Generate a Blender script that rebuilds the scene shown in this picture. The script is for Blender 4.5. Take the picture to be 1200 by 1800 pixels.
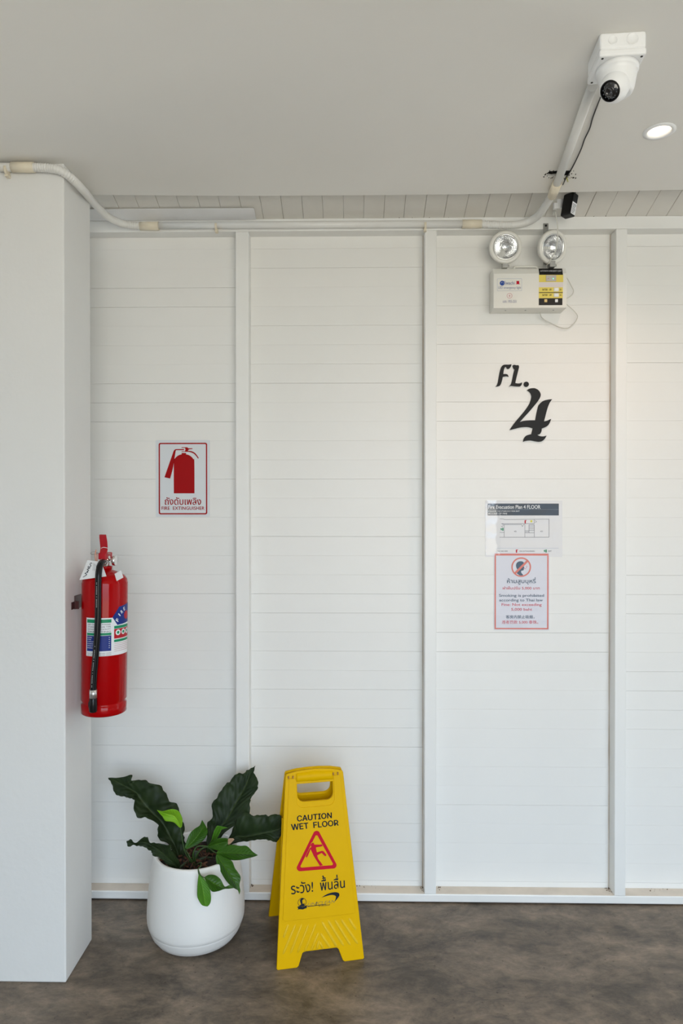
import bpy, bmesh, math, random
from mathutils import Vector, Matrix, noise

for o in list(bpy.data.objects):
    bpy.data.objects.remove(o)
random.seed(7)
sc = bpy.context.scene
COL = sc.collection
PI = math.pi

# ------------------------------------------------------------------ camera
F = 1200.0                                   # focal length, for a 1200 px wide frame
YAW, PITCH = math.radians(1.0), math.radians(-0.38)
EYE = Vector((0.0, -2.637, 1.50))
FWD = Vector((-math.sin(YAW) * math.cos(PITCH), math.cos(YAW) * math.cos(PITCH), math.sin(PITCH)))
RGT = Vector((math.cos(YAW), math.sin(YAW), 0.0))
UPV = RGT.cross(FWD)
cam_d = bpy.data.cameras.new('camera')
cam_d.sensor_fit = 'HORIZONTAL'
cam_d.sensor_width = 24.0
cam_d.lens = 24.0
cam_d.clip_start = 0.02
cam = bpy.data.objects.new('camera', cam_d)
COL.objects.link(cam)
cam.matrix_world = Matrix((
    (RGT.x, UPV.x, -FWD.x, EYE.x),
    (RGT.y, UPV.y, -FWD.y, EYE.y),
    (RGT.z, UPV.z, -FWD.z, EYE.z),
    (0, 0, 0, 1)))
sc.camera = cam

# ------------------------------------------------------------------ view, world, daylight
sc.view_settings.view_transform = 'Standard'
sc.view_settings.look = 'None'
sc.view_settings.gamma = 1.0
sc.view_settings.use_curve_mapping = False
sc.view_settings.exposure = 0.0
sc.cycles.use_denoising = True
sc.cycles.max_bounces = 10
sc.cycles.diffuse_bounces = 6
sc.cycles.sample_clamp_indirect = 6.0

SKY_STRENGTH = 8.8
w = bpy.data.worlds.new('overcast_sky')
sc.world = w
w.use_nodes = True
nt = w.node_tree
nt.nodes.clear()
tc = nt.nodes.new('ShaderNodeTexCoord')
sp = nt.nodes.new('ShaderNodeSeparateXYZ')
rp = nt.nodes.new('ShaderNodeValToRGB')
mr = nt.nodes.new('ShaderNodeMapRange')
bg = nt.nodes.new('ShaderNodeBackground')
ou = nt.nodes.new('ShaderNodeOutputWorld')
mr.inputs['From Min'].default_value = -1
mr.inputs['From Max'].default_value = 1
nt.links.new(tc.outputs['Generated'], sp.inputs[0])
nt.links.new(sp.outputs['Z'], mr.inputs['Value'])
nt.links.new(mr.outputs[0], rp.inputs[0])
nt.links.new(rp.outputs[0], bg.inputs[0])
nt.links.new(bg.outputs[0], ou.inputs[0])
el = rp.color_ramp.elements
el[0].position, el[0].color = 0.0, (0.46, 0.44, 0.38, 1)
el[1].position, el[1].color = 1.0, (0.55, 0.75, 1.0, 1)
e = el.new(0.475); e.color = (0.54, 0.515, 0.45, 1)
e = el.new(0.50); e.color = (0.42, 0.47, 0.52, 1)
e = el.new(0.58); e.color = (0.60, 0.72, 0.86, 1)
e = el.new(0.68); e.color = (0.72, 0.86, 1.0, 1)
bg.inputs[1].default_value = SKY_STRENGTH

OPEN_Y, OPEN_X0, OPEN_X1, OPEN_Z0, OPEN_Z1 = -4.2, -0.4, 2.4, 0.2, 2.45
pl = bpy.data.lights.new('corridor_opening', 'AREA')       # sampling portal in the open side of the corridor
pl.shape = 'RECTANGLE'
pl.size, pl.size_y = OPEN_X1 - OPEN_X0, OPEN_Z1 - OPEN_Z0
pl.cycles.is_portal = True
po = bpy.data.objects.new('corridor_opening', pl)
po.location = ((OPEN_X0 + OPEN_X1) / 2, OPEN_Y, (OPEN_Z0 + OPEN_Z1) / 2)
po.rotation_euler = (math.radians(90), 0, 0)
COL.objects.link(po)
LAMP_WATTS = 13.0
LAMP_COLOR = (1.0, 0.69, 0.52)


# ------------------------------------------------------------------ helpers
def ray(px, py):
    return (FWD * F + RGT * (px - 600.0) - UPV * (py - 900.0)).normalized()


def at(px, py, y):                       # the point of a depth plane seen at this spot of the photograph
    d = ray(px, py)
    return EYE + d * ((y - EYE.y) / d.y)


def flat(px, py, z):                     # the same on a level plane
    d = ray(px, py)
    return EYE + d * ((z - EYE.z) / d.z)


class Plane:                             # a plane with its own 2-D axes
    def __init__(s, o, u, v):
        s.o, s.u, s.v = Vector(o), Vector(u).normalized(), Vector(v).normalized()
        s.n = s.u.cross(s.v)

    def uv(s, px, py):
        d = ray(px, py)
        p = EYE + d * ((s.o - EYE).dot(s.n) / d.dot(s.n))
        return ((p - s.o).dot(s.u), (p - s.o).dot(s.v))

    def mat(s, off=0.0):
        p = s.o + s.n * off
        return Matrix(((s.u.x, s.v.x, s.n.x, p.x), (s.u.y, s.v.y, s.n.y, p.y), (s.u.z, s.v.z, s.n.z, p.z), (0, 0, 0, 1)))


def setp(n, key, val):
    if key in n.inputs:
        n.inputs[key].default_value = val


def mat(name, col, rough=0.5, metal=0.0, noise_amt=0.0, scale=8.0, bump=0.0, bump_scale=60.0, coat=0.0, coat_rough=0.05,
        col2=None, spec=None, emit=None, emit_s=0.0, trans=0.0, subsurf=0.0, detail=4.0):
    m = bpy.data.materials.new(name)
    m.use_nodes = True
    t = m.node_tree
    b = t.nodes['Principled BSDF']
    b.inputs['Base Color'].default_value = (*col, 1)
    b.inputs['Roughness'].default_value = rough
    b.inputs['Metallic'].default_value = metal
    setp(b, 'Coat Weight', coat)
    setp(b, 'Coat Roughness', coat_rough)
    setp(b, 'Transmission Weight', trans)
    if spec is not None:
        setp(b, 'Specular IOR Level', spec)
    if emit:
        setp(b, 'Emission Color', (*emit, 1))
        setp(b, 'Emission Strength', emit_s)
    tcn = t.nodes.new('ShaderNodeTexCoord')
    if noise_amt > 0 or col2:
        nz = t.nodes.new('ShaderNodeTexNoise')
        nz.inputs['Scale'].default_value = scale
        nz.inputs['Detail'].default_value = detail
        t.links.new(tcn.outputs['Object'], nz.inputs['Vector'])
        cr = t.nodes.new('ShaderNodeValToRGB')
        c2 = col2 if col2 else tuple(c * (1 - noise_amt) for c in col)
        cr.color_ramp.elements[0].color = (*c2, 1)
        cr.color_ramp.elements[1].color = (*col, 1)
        cr.color_ramp.elements[0].position = 0.3
        cr.color_ramp.elements[1].position = 0.7
        t.links.new(nz.outputs['Fac'], cr.inputs[0])
        t.links.new(cr.outputs[0], b.inputs['Base Color'])
    if bump > 0:
        nb = t.nodes.new('ShaderNodeTexNoise')
        nb.inputs['Scale'].default_value = bump_scale
        nb.inputs['Detail'].default_value = 3
        t.links.new(tcn.outputs['Object'], nb.inputs['Vector'])
        bp = t.nodes.new('ShaderNodeBump')
        bp.inputs['Strength'].default_value = bump
        bp.inputs['Distance'].default_value = 0.004
        t.links.new(nb.outputs['Fac'], bp.inputs['Height'])
        t.links.new(bp.outputs[0], b.inputs['Normal'])
    return m


class MB:
    """collects shapes; build() links them as ONE mesh object"""
    def __init__(s):
        s.v, s.f, s.sm = [], [], []

    def add(s, vs, fs, smooth=False, M=None):
        o = len(s.v)
        s.v += [(M @ Vector(v)) if M else Vector(v) for v in vs]
        s.f += [tuple(i + o for i in f) for f in fs]
        s.sm += [smooth] * len(fs)
        return s

    def box(s, lo, hi, M=None):
        x0, y0, z0 = lo
        x1, y1, z1 = hi
        return s.add([(x0, y0, z0), (x1, y0, z0), (x1, y1, z0), (x0, y1, z0), (x0, y0, z1), (x1, y0, z1), (x1, y1, z1), (x0, y1, z1)],
                     [(0, 3, 2, 1), (4, 5, 6, 7), (0, 1, 5, 4), (1, 2, 6, 5), (2, 3, 7, 6), (3, 0, 4, 7)], False, M)

    def lathe(s, prof, n=32, M=None, smooth=True, cap=True):       # prof: (radius, z)
        vs, fs = [], []
        for r, z in prof:
            vs += [(r * math.cos(2 * PI * k / n), r * math.sin(2 * PI * k / n), z) for k in range(n)]
        for i in range(len(prof) - 1):
            for k in range(n):
                a, b = i * n + k, i * n + (k + 1) % n
                fs.append((a, b, b + n, a + n))
        s.add(vs, fs, smooth, M)
        if cap:
            o = len(s.v) - len(vs)
            s.f.append(tuple(o + k for k in reversed(range(n)))); s.sm.append(False)
            s.f.append(tuple(o + (len(prof) - 1) * n + k for k in range(n))); s.sm.append(False)
        return s

    def tube(s, pts, r, n=10, cap=True, smooth=True):              # r: number or list
        pts = [Vector(p) for p in pts]
        rs = r if isinstance(r, (list, tuple)) else [r] * len(pts)
        vs, fs = [], []
        prev = None
        for i, p in enumerate(pts):
            t = (pts[min(i + 1, len(pts) - 1)] - pts[max(i - 1, 0)]).normalized()
            if prev is None:
                a = Vector((0, 0, 1)) if abs(t.z) < 0.9 else Vector((1, 0, 0))
                prev = (a - t * a.dot(t)).normalized()
            else:
                prev = (prev - t * prev.dot(t)).normalized()
            q = t.cross(prev)
            vs += [p + (prev * math.cos(2 * PI * k / n) + q * math.sin(2 * PI * k / n)) * rs[i] for k in range(n)]
        for i in range(len(pts) - 1):
            for k in range(n):
                a, b = i * n + k, i * n + (k + 1) % n
                fs.append((a, b, b + n, a + n))
        s.add(vs, fs, smooth)
        if cap:
            o = len(s.v) - len(vs)
            s.f.append(tuple(o + k for k in reversed(range(n)))); s.sm.append(False)
            s.f.append(tuple(o + (len(pts) - 1) * n + k for k in range(n))); s.sm.append(False)
        return s

    def cyl(s, a, b, r, r2=None, n=20):
        return s.tube([a, b], [r, r if r2 is None else r2], n)

    def sphere(s, c, r, n=24, m=14, M=None):
        prof = [(max(1e-4, r * math.sin(PI * i / m)), -r * math.cos(PI * i / m)) for i in range(m + 1)]
        T = Matrix.Translation(c)
        return s.lathe(prof, n, (M @ T) if M else T)

    def mesh(s, name='mesh'):
        me = bpy.data.meshes.new(name)
        me.from_pydata([tuple(v) for v in s.v], [], s.f)
        me.polygons.foreach_set('use_smooth', s.sm)
        me.update()
        return me

    def build(s, name, m, parent=None, bevel=0.0, seg=2, M=None, angle=0.6):
        me = s.mesh(name)
        if M is not None:
            me.transform(M)
        if bevel:
            bm = bmesh.new(); bm.from_mesh(me)
            bmesh.ops.remove_doubles(bm, verts=bm.verts, dist=1e-6)
            es = [e for e in bm.edges if len(e.link_faces) == 2 and e.calc_face_angle(0) > angle]
            bmesh.ops.bevel(bm, geom=es, offset=bevel, segments=seg, affect='EDGES', profile=0.5, clamp_overlap=True)
            bm.to_mesh(me); bm.free()
        return link(name, me, m, parent)


def link(name, me, m, parent=None):
    o = bpy.data.objects.new(name, me)
    COL.objects.link(o)
    if m:
        me.materials.clear()
        me.materials.append(m)
    if parent:
        o.parent = parent
    return o


def tag(o, label, cat, group=None, kind=None):
    o['label'] = label
    o['category'] = cat
    if group:
        o['group'] = group
    if kind:
        o['kind'] = kind
    return o


def thing(name, label, cat, M=None, group=None):
    o = bpy.data.objects.new(name, None)
    o.empty_display_size = 0.05
    COL.objects.link(o)
    if M is not None:
        o.matrix_world = M
    return tag(o, label, cat, group)


def T(x, y=None, z=None):
    return Matrix.Translation(Vector((x, y, z)) if y is not None else Vector(x))


def curve_mesh(loops, thick=0.0, bevel=0.0):
    """2-D loops (holes included) -> plate mesh in the xy plane, from z=0 up to thick"""
    cu = bpy.data.curves.new('plate', 'CURVE')
    cu.dimensions = '2D'
    cu.fill_mode = 'BOTH'
    cu.extrude = max(thick / 2 - bevel, 0)
    cu.bevel_depth = bevel
    cu.bevel_resolution = 1
    cu.offset = -bevel
    for lp in loops:
        s = cu.splines.new('POLY')
        s.points.add(len(lp) - 1)
        for p, q in zip(s.points, lp):
            p.co = (q[0], q[1], 0, 1)
        s.use_cyclic_u = True
    o = bpy.data.objects.new('plate', cu)
    COL.objects.link(o)
    dg = bpy.context.evaluated_depsgraph_get()
    me = bpy.data.meshes.new_from_object(o.evaluated_get(dg))
    bpy.data.objects.remove(o)
    bpy.data.curves.remove(cu)
    me.transform(T(0, 0, thick / 2))
    return me


try:
    FONT = bpy.data.fonts.load(bpy.utils.resource_path('LOCAL') + '/datafiles/fonts/Inter.woff2')
except Exception:
    FONT = None


UPPER, TONES = '\u0e31\u0e34\u0e35\u0e36\u0e37', '\u0e48\u0e49\u0e4a\u0e4b'


def raw_text(body, res, shear, spacing, sans):
    cu = bpy.data.curves.new('text', 'FONT')
    cu.body = body
    if FONT and sans:
        cu.font = FONT
    cu.resolution_u = res
    cu.shear = shear
    cu.space_character = spacing
    o = bpy.data.objects.new('text', cu)
    COL.objects.link(o)
    dg = bpy.context.evaluated_depsgraph_get()
    me = bpy.data.meshes.new_from_object(o.evaluated_get(dg))
    bpy.data.objects.remove(o)
    bpy.data.curves.remove(cu)
    return me


def bounds(me):
    xs = [v.co.x for v in me.vertices] or [0, 1]
    ys = [v.co.y for v in me.vertices] or [0, 1]
    return min(xs), max(xs), min(ys), max(ys)


def text_mesh(body, res=3, bold=0.0, shear=0.0, spacing=1.0, sans=False):
    # Thai tone marks over an upper vowel are set one step higher
    plain, marks = '', []
    for k, ch in enumerate(body):
        if ch in TONES and k and body[k - 1] in UPPER:
            marks.append((plain, ch))
        else:
            plain += ch
    leg = sans and FONT and plain.endswith('R')      # this font's R fills in: a P with a leg of its own
    me = raw_text(plain[:-1] + 'P' if leg else plain, res, shear, spacing, sans)
    if leg:
        a0, a1, b0, b1 = bounds(me)
        h_ = b1 - b0
        bm = bmesh.new(); bm.from_mesh(me)
        bm.faces.new([bm.verts.new(v) for v in ((a1 - 0.30 * h_, b0 + 0.45 * h_, 0), (a1 - 0.115 * h_, b0, 0), (a1 + 0.02 * h_, b0, 0), (a1 - 0.165 * h_, b0 + 0.45 * h_, 0))])
        bm.to_mesh(me); bm.free()
    if marks:
        bm = bmesh.new(); bm.from_mesh(me)
        for pre, ch in marks:
            pm0 = raw_text(pre, res, shear, spacing, sans)
            ph = raw_text(pre[-2:], res, shear, spacing, sans)
            tm = raw_text(ch, res, shear, spacing, sans)
            x1_, y1_ = bounds(pm0)[1], bounds(ph)[3]
            a0, a1, b0, b1 = bounds(tm)
            tm.transform(T(x1_ - 0.06 - a1, y1_ + 0.03 - b0, 0))
            bm.from_mesh(tm)
        bm.to_mesh(me); bm.free()
    if bold > 0 and len(me.vertices):
        bm = bmesh.new()
        for dx, dy in ((0, 0), (bold, 0), (-bold, 0), (0, bold * .7), (0, -bold * .7)):
            me.transform(T(dx, dy, 0)); bm.from_mesh(me); me.transform(T(-dx, -dy, 0))
        bm.to_mesh(me); bm.free()
    # every face on its own hair-thin level, so that overlapping strokes never share a plane
    fv, ff = [], []
    for k, p in enumerate(me.polygons):
        ff.append(tuple(range(len(fv), len(fv) + len(p.vertices))))
        fv += [(me.vertices[i].co.x, me.vertices[i].co.y, (k * 7 % 31) * 8e-6) for i in p.vertices]
    bpy.data.meshes.remove(me)
    me = bpy.data.meshes.new('lettering')
    me.from_pydata(fv, [], ff)
    xs = [v.co.x for v in me.vertices] or [0, 1]
    ys = [v.co.y for v in me.vertices] or [0, 1]
    x0, x1, y0, y1 = min(xs), max(xs), min(ys), max(ys)
    for v in me.vertices:                      # unit box
        v.co.x = (v.co.x - x0) / max(x1 - x0, 1e-6)
        v.co.y = (v.co.y - y0) / max(y1 - y0, 1e-6)
    return me


def spline(pts, n=6, closed=False):
    """Catmull-Rom through the points, n steps per span"""
    P = [Vector(p) for p in pts]
    N = len(P)
    out = []
    for i in range(N if closed else N - 1):
        g = (lambda k: P[k % N]) if closed else (lambda k: P[max(0, min(N - 1, k))])
        a, b, c, d = g(i - 1), g(i), g(i + 1), g(i + 2)
        for k in range(n):
            t = k / n
            out.append(0.5 * ((2 * b) + (c - a) * t + (2 * a - 5 * b + 4 * c - d) * t * t + (3 * b - a - 3 * c + d) * t ** 3))
    if not closed:
        out.append(P[-1].copy())
    return out


def resample(pts, step):
    out, acc = [pts[0].copy()], 0.0
    for a, b in zip(pts, pts[1:]):
        L = (b - a).length
        while acc + L >= step:
            a = a + (b - a) * ((step - acc) / L)
            L = (b - a).length
            acc = 0.0
            out.append(a.copy())
        acc += L
    return out


def px_loop(plane, pts, ox=0, oy=0, s=1.0):
    return [plane.uv(ox + x / s, oy + y / s) for x, y in pts]


def local(o, M):
    return o.matrix_world.inverted() @ M


def decal(name, plane, loops, m, parent, off=0.0003, thick=0.0003, root=None):
    """flat print or plate lying on a plane; loops in the plane's own metres"""
    me = curve_mesh(loops, thick)
    me.transform(local(root or parent, plane.mat(off)))
    return link(name, me, m, parent)


def text_on(name, plane, body, quad, m, parent, off=0.0008, root=None, bold=0.0, shear=0.0, spacing=1.0, sans=False):
    """text stretched over the quad (tl, tr, br, bl) given at its place in the photograph"""
    me = text_mesh(body, res=4 if sans else 3, bold=bold, shear=shear, spacing=spacing, sans=sans)
    tl, tr, br, bl = [Vector(plane.uv(*q)) for q in quad]
    for v in me.vertices:
        a, b = v.co.x, v.co.y
        q = (bl * (1 - a) + br * a) * (1 - b) + (tl * (1 - a) + tr * a) * b
        v.co = (q.x, q.y, v.co.z)
    me.transform(local(root or parent, plane.mat(off)))
    return link(name, me, m, parent)


def rect(x0, y0, x1, y1):
    return (x0, y0), (x1, y0), (x1, y1), (x0, y1)


def circle(cx, cy, r, n=32):
    return [(cx + r * math.cos(2 * PI * k / n), cy + r * math.sin(2 * PI * k / n)) for k in range(n)]


def round_rect(x0, y0, x1, y1, r, n=5):
    out = []
    for cx, cy, a0 in ((x1 - r, y1 - r, 0), (x0 + r, y1 - r, 90), (x0 + r, y0 + r, 180), (x1 - r, y0 + r, 270)):
        for k in range(n + 1):
            a = math.radians(a0 + 90 * k / n)
            out.append((cx + r * math.cos(a), cy + r * math.sin(a)))
    return out


def copy_tree(o, parent=None):
    c = o.copy()
    COL.objects.link(c)
    if parent:
        c.parent = parent
    for ch in list(o.children):
        copy_tree(ch, c)
    return c


# ------------------------------------------------------------------ materials
WHITE = mat('white_wall_paint', (0.80, 0.795, 0.77), 0.42, noise_amt=0.03, scale=3, bump=0.08, bump_scale=35)
TRIM = mat('white_trim_paint', (0.80, 0.80, 0.78), 0.38, noise_amt=0.03, scale=5, bump=0.05, bump_scale=50)
CEIL = mat('off_white_ceiling_paint', (0.80, 0.785, 0.745), 0.75, noise_amt=0.03, scale=2, bump=0.06, bump_scale=30)
SOFF = mat('soffit_paint', (0.76, 0.735, 0.68), 0.6, noise_amt=0.10, scale=9, bump=0.1)
PLASTER = mat('white_column_plaster', (0.745, 0.745, 0.73), 0.6, noise_amt=0.025, scale=4, bump=0.18, bump_scale=45)
PVC = mat('white_pvc', (0.74, 0.735, 0.71), 0.35)
PVC_Y = mat('yellowed_pvc', (0.75, 0.68, 0.54), 0.4)
WHITEP = mat('white_plastic', (0.82, 0.83, 0.84), 0.28)
CREAMP = mat('cream_plastic', (0.74, 0.73, 0.68), 0.35)
BLACKP = mat('black_plastic', (0.010, 0.010, 0.010), 0.4, spec=0.25)
BLACKM = mat('black_acrylic', (0.010, 0.010, 0.010), 0.5, spec=0.25)
RUBBER = mat('black_rubber', (0.008, 0.008, 0.009), 0.2, spec=0.22)
CHROME = mat('chrome', (0.75, 0.75, 0.74), 0.12, 1.0)
STEEL = mat('galvanised_steel', (0.45, 0.45, 0.43), 0.4, 1.0, noise_amt=0.2, scale=60)
COPPER = mat('copper_wire', (0.70, 0.25, 0.12), 0.4, 0.8)
RED = mat('red_enamel', (0.36, 0.0008, 0.002), 0.07, spec=0.2)
REDP = mat('red_plastic', (0.40, 0.006, 0.014), 0.4, spec=0.25)
DARKRED = mat('dark_red_steel', (0.05, 0.006, 0.006), 0.4)
YEL = mat('yellow_plastic', (0.70, 0.41, 0.0004), 0.35, spec=0.05, noise_amt=0.06, scale=6)
YELW = mat('worn_yellow_plastic', (0.70, 0.47, 0.03), 0.38, spec=0.15, col2=(0.70, 0.43, 0.004), scale=7, bump=0.1)
INK = mat('dark_blue_black_ink', (0.014, 0.019, 0.026), 0.6, spec=0.08)
INKR = mat('red_ink', (0.50, 0.008, 0.026), 0.6, spec=0.1)
PAPER = mat('white_paper', (0.80, 0.81, 0.82), 0.6)
SIGNW = mat('white_sign_sheet', (0.66, 0.69, 0.72), 0.3)
SIGNR = mat('sign_red', (0.34, 0.001, 0.003), 0.45, spec=0.15)


def floor_material():
    m = bpy.data.materials.new('polished_concrete')
    m.use_nodes = True
    t = m.node_tree
    b = t.nodes['Principled BSDF']
    c = t.nodes.new('ShaderNodeTexCoord')
    mp = t.nodes.new('ShaderNodeMapping')
    mp.inputs['Scale'].default_value = (1.0, 1.7, 1)
    mp.inputs['Rotation'].default_value = (0, 0, -0.5)
    t.links.new(c.outputs['Object'], mp.inputs[0])
    n1 = t.nodes.new('ShaderNodeTexNoise')
    n1.inputs['Scale'].default_value = 2.6
    n1.inputs['Detail'].default_value = 12
    n1.inputs['Roughness'].default_value = 0.74
    n1.inputs['Distortion'].default_value = 0.35
    n2 = t.nodes.new('ShaderNodeTexNoise')
    n2.inputs['Scale'].default_value = 13
    n2.inputs['Detail'].default_value = 10
    n2.inputs['Roughness'].default_value = 0.78
    n2.inputs['Distortion'].default_value = 0.5
    t.links.new(mp.outputs[0], n1.inputs['Vector'])
    t.links.new(mp.outputs[0], n2.inputs['Vector'])
    r1 = t.nodes.new('ShaderNodeValToRGB')
    r1.color_ramp.elements[0].position, r1.color_ramp.elements[0].color = 0.38, (0.082, 0.067, 0.052, 1)
    r1.color_ramp.elements[1].position, r1.color_ramp.elements[1].color = 0.64, (0.245, 0.195, 0.148, 1)
    r2 = t.nodes.new('ShaderNodeValToRGB')
    r2.color_ramp.elements[0].position, r2.color_ramp.elements[0].color = 0.38, (0.60, 0.60, 0.60, 1)
    r2.color_ramp.elements[1].position, r2.color_ramp.elements[1].color = 0.66, (1.4, 1.34, 1.28, 1)
    t.links.new(n1.outputs['Fac'], r1.inputs[0])
    t.links.new(n2.outputs['Fac'], r2.inputs[0])
    mx = t.nodes.new('ShaderNodeMixRGB')
    mx.blend_type = 'MULTIPLY'
    mx.inputs[0].default_value = 0.85
    t.links.new(r1.outputs[0], mx.inputs[1])
    t.links.new(r2.outputs[0], mx.inputs[2])
    # hairline cracks and pits
    vo = t.nodes.new('ShaderNodeTexVoronoi')
    vo.feature = 'DISTANCE_TO_EDGE'
    vo.inputs['Scale'].default_value = 1.3
    wn = t.nodes.new('ShaderNodeMixRGB')
    wn.inputs[0].default_value = 0.22
    t.links.new(c.outputs['Object'], wn.inputs[1])
    t.links.new(n1.outputs['Color'], wn.inputs[2])
    t.links.new(wn.outputs[0], vo.inputs['Vector'])
    r3 = t.nodes.new('ShaderNodeValToRGB')
    r3.color_ramp.elements[0].position, r3.color_ramp.elements[0].color = 0.0, (0.55, 0.53, 0.5, 1)
    r3.color_ramp.elements[1].position, r3.color_ramp.elements[1].color = 0.006, (1, 1, 1, 1)
    t.links.new(vo.outputs['Distance'], r3.inputs[0])
    m2 = t.nodes.new('ShaderNodeMixRGB')
    m2.blend_type = 'MULTIPLY'
    m2.inputs[0].default_value = 0.5
    t.links.new(mx.outputs[0], m2.inputs[1])
    t.links.new(r3.outputs[0], m2.inputs[2])
    t.links.new(m2.outputs[0], b.inputs['Base Color'])
    vp = t.nodes.new('ShaderNodeTexVoronoi')
    vp.inputs['Scale'].default_value = 26
    t.links.new(c.outputs['Object'], vp.inputs['Vector'])
    r4 = t.nodes.new('ShaderNodeValToRGB')
    r4.color_ramp.elements[0].position, r4.color_ramp.elements[0].color = 0.05, (0.45, 0.42, 0.4, 1)
    r4.color_ramp.elements[1].position, r4.color_ramp.elements[1].color = 0.10, (1, 1, 1, 1)
    t.links.new(vp.outputs['Distance'], r4.inputs[0])
    m3 = t.nodes.new('ShaderNodeMixRGB')
    m3.blend_type = 'MULTIPLY'
    m3.inputs[0].default_value = 0.8
    t.links.new(m2.outputs[0], m3.inputs[1])
    t.links.new(r4.outputs[0], m3.inputs[2])
    t.links.new(m3.outputs[0], b.inputs['Base Color'])
    setp(b, 'Specular IOR Level', 0.36)
    rr = t.nodes.new('ShaderNodeMapRange')
    rr.inputs['To Min'].default_value = 0.30
    rr.inputs['To Max'].default_value = 0.55
    t.links.new(n2.outputs['Fac'], rr.inputs[0])
    t.links.new(rr.outputs[0], b.inputs['Roughness'])
    bp = t.nodes.new('ShaderNodeBump')
    bp.inputs['Strength'].default_value = 0.25
    bp.inputs['Distance'].default_value = 0.004
    t.links.new(n2.outputs['Fac'], bp.inputs['Height'])
    t.links.new(bp.outputs[0], b.inputs['Normal'])
    return m


def laminate(name, col):
    """printed sheet under a glossy, slightly buckled plastic film"""
    m = mat(name, col, 0.6, coat=0.30, coat_rough=0.07, spec=0.1)
    t = m.node_tree
    b = t.nodes['Principled BSDF']
    c = t.nodes.new('ShaderNodeTexCoord')
    n = t.nodes.new('ShaderNodeTexNoise')
    n.inputs['Scale'].default_value = 17
    n.inputs['Detail'].default_value = 2
    t.links.new(c.outputs['Object'], n.inputs['Vector'])
    bp = t.nodes.new('ShaderNodeBump')
    bp.inputs['Strength'].default_value = 0.5
    bp.inputs['Distance'].default_value = 0.006
    t.links.new(n.outputs['Fac'], bp.inputs['Height'])
    t.links.new(bp.outputs[0], b.inputs['Coat Normal'])
    return m


FLOOR = floor_material()

# ------------------------------------------------------------------ the corridor
FRONT = -0.055                                     # face of battens, rail and skirting
XL, XR = -2.7, 3.2
CZ = 2.578                                          # ceiling height
S = 'structure'

fl = MB().box((-4.2, -4.5, -0.12), (4.2, 0.25, 0.0)).build('floor', FLOOR)
tag(fl, 'dark mottled polished concrete floor of the corridor', 'floor', kind=S)

wall = MB().box((XL, 0.012, -0.05), (XR, 0.14, 2.95)).build('wall_back', WHITE)
tag(wall, 'white painted back wall of horizontal planks between upright battens', 'wall', kind=S)
# batten faces as seen: (left edge, right edge)
BAT = []
for a, b in ((414.2, 437.2), (746.3, 766.8), (1081.3, 1101.0)):
    BAT.append((at(a, 900, FRONT).x, at(b, 900, FRONT).x))
STEP = (BAT[2][0] - BAT[0][0]) / 2
BAT = [(BAT[0][0] - STEP, BAT[0][1] - STEP)] + BAT + [(BAT[2][0] + STEP, BAT[2][1] + STEP)]
SKIRT_Z = at(800, 1572.5, FRONT).z
RAIL_Z0 = at(760, 404.3, FRONT).z
RAIL_Z1 = at(760, 382.5, FRONT).z
for k, (a, b) in enumerate(BAT):
    o = MB().box((a, FRONT, SKIRT_Z), (b, 0.0, RAIL_Z0)).build('batten', TRIM, wall, bevel=0.003)
GRIME_SHADE = mat('corner_grime_shade', (0.48, 0.40, 0.31), 0.8, col2=(0.70, 0.66, 0.60), scale=6)
for k in (2, 3):  # grime beside the middle batten, painted shade beside the next one
    MB().box((BAT[k][0] - 0.0035, -0.0012, SKIRT_Z), (BAT[k][0], 0.0, RAIL_Z0)).build('grime_shade_line', GRIME_SHADE, wall)
PITCH_Z = 33.68 / F * (0 - EYE.y)                   # plank pitch, about 74 mm
Z0 = at(900, 1516, 0.0).z
bays = [(BAT[i][1] - 0.02, BAT[i + 1][0] + 0.02) for i in range(len(BAT) - 1)]
bays = [(XL, BAT[0][0] + 0.02)] + bays + [(BAT[-1][1] - 0.02, XR)]
seam_rows = range(-2, 35)
for bi, (xa, xb) in enumerate(bays):
    g, hgt, c = 0.0001, PITCH_Z, 0.0004
    prof = [(0.011, g / 2), (c, g / 2), (0.0, g / 2 + c), (0.0, hgt - g / 2 - c), (c, hgt - g / 2), (0.011, hgt - g / 2)]
    vs = [(x, y, z) for x in (xa, xb) for y, z in prof]
    n = len(prof)
    fs = [(i, i + 1, i + 1 + n, i + n) for i in range(n - 1)] + [(n - 1, 0, n, 2 * n - 1), tuple(reversed(range(n))), tuple(range(n, 2 * n))]
    pm = MB().add(vs, fs).mesh('plank')
    pm.materials.append(WHITE)
    if bi == 0 or bi == len(bays) - 1:
        continue
    for k in seam_rows:
        o = bpy.data.objects.new('plank', pm)
        COL.objects.link(o)
        o.parent = wall
        o.location = (0, random.uniform(0.0, 0.0006), Z0 + k * PITCH_Z)
        o.rotation_euler = (random.uniform(-0.006, 0.006), 0, 0)
        if random.random() < 0.3:
            o.scale = (1, 1, random.uniform(0.992, 0.997))
MB().box((XL, FRONT, RAIL_Z0), (XR, 0.012, RAIL_Z1)).build('top_rail', TRIM, wall, bevel=0.002)
sk = MB().box((XL, FRONT, 0.005), (XR, 0.0, SKIRT_Z)).build('baseboard_back', TRIM, bevel=0.003)
tag(sk, 'white painted skirting rail along the foot of the back wall', 'skirting', kind=S)

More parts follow.
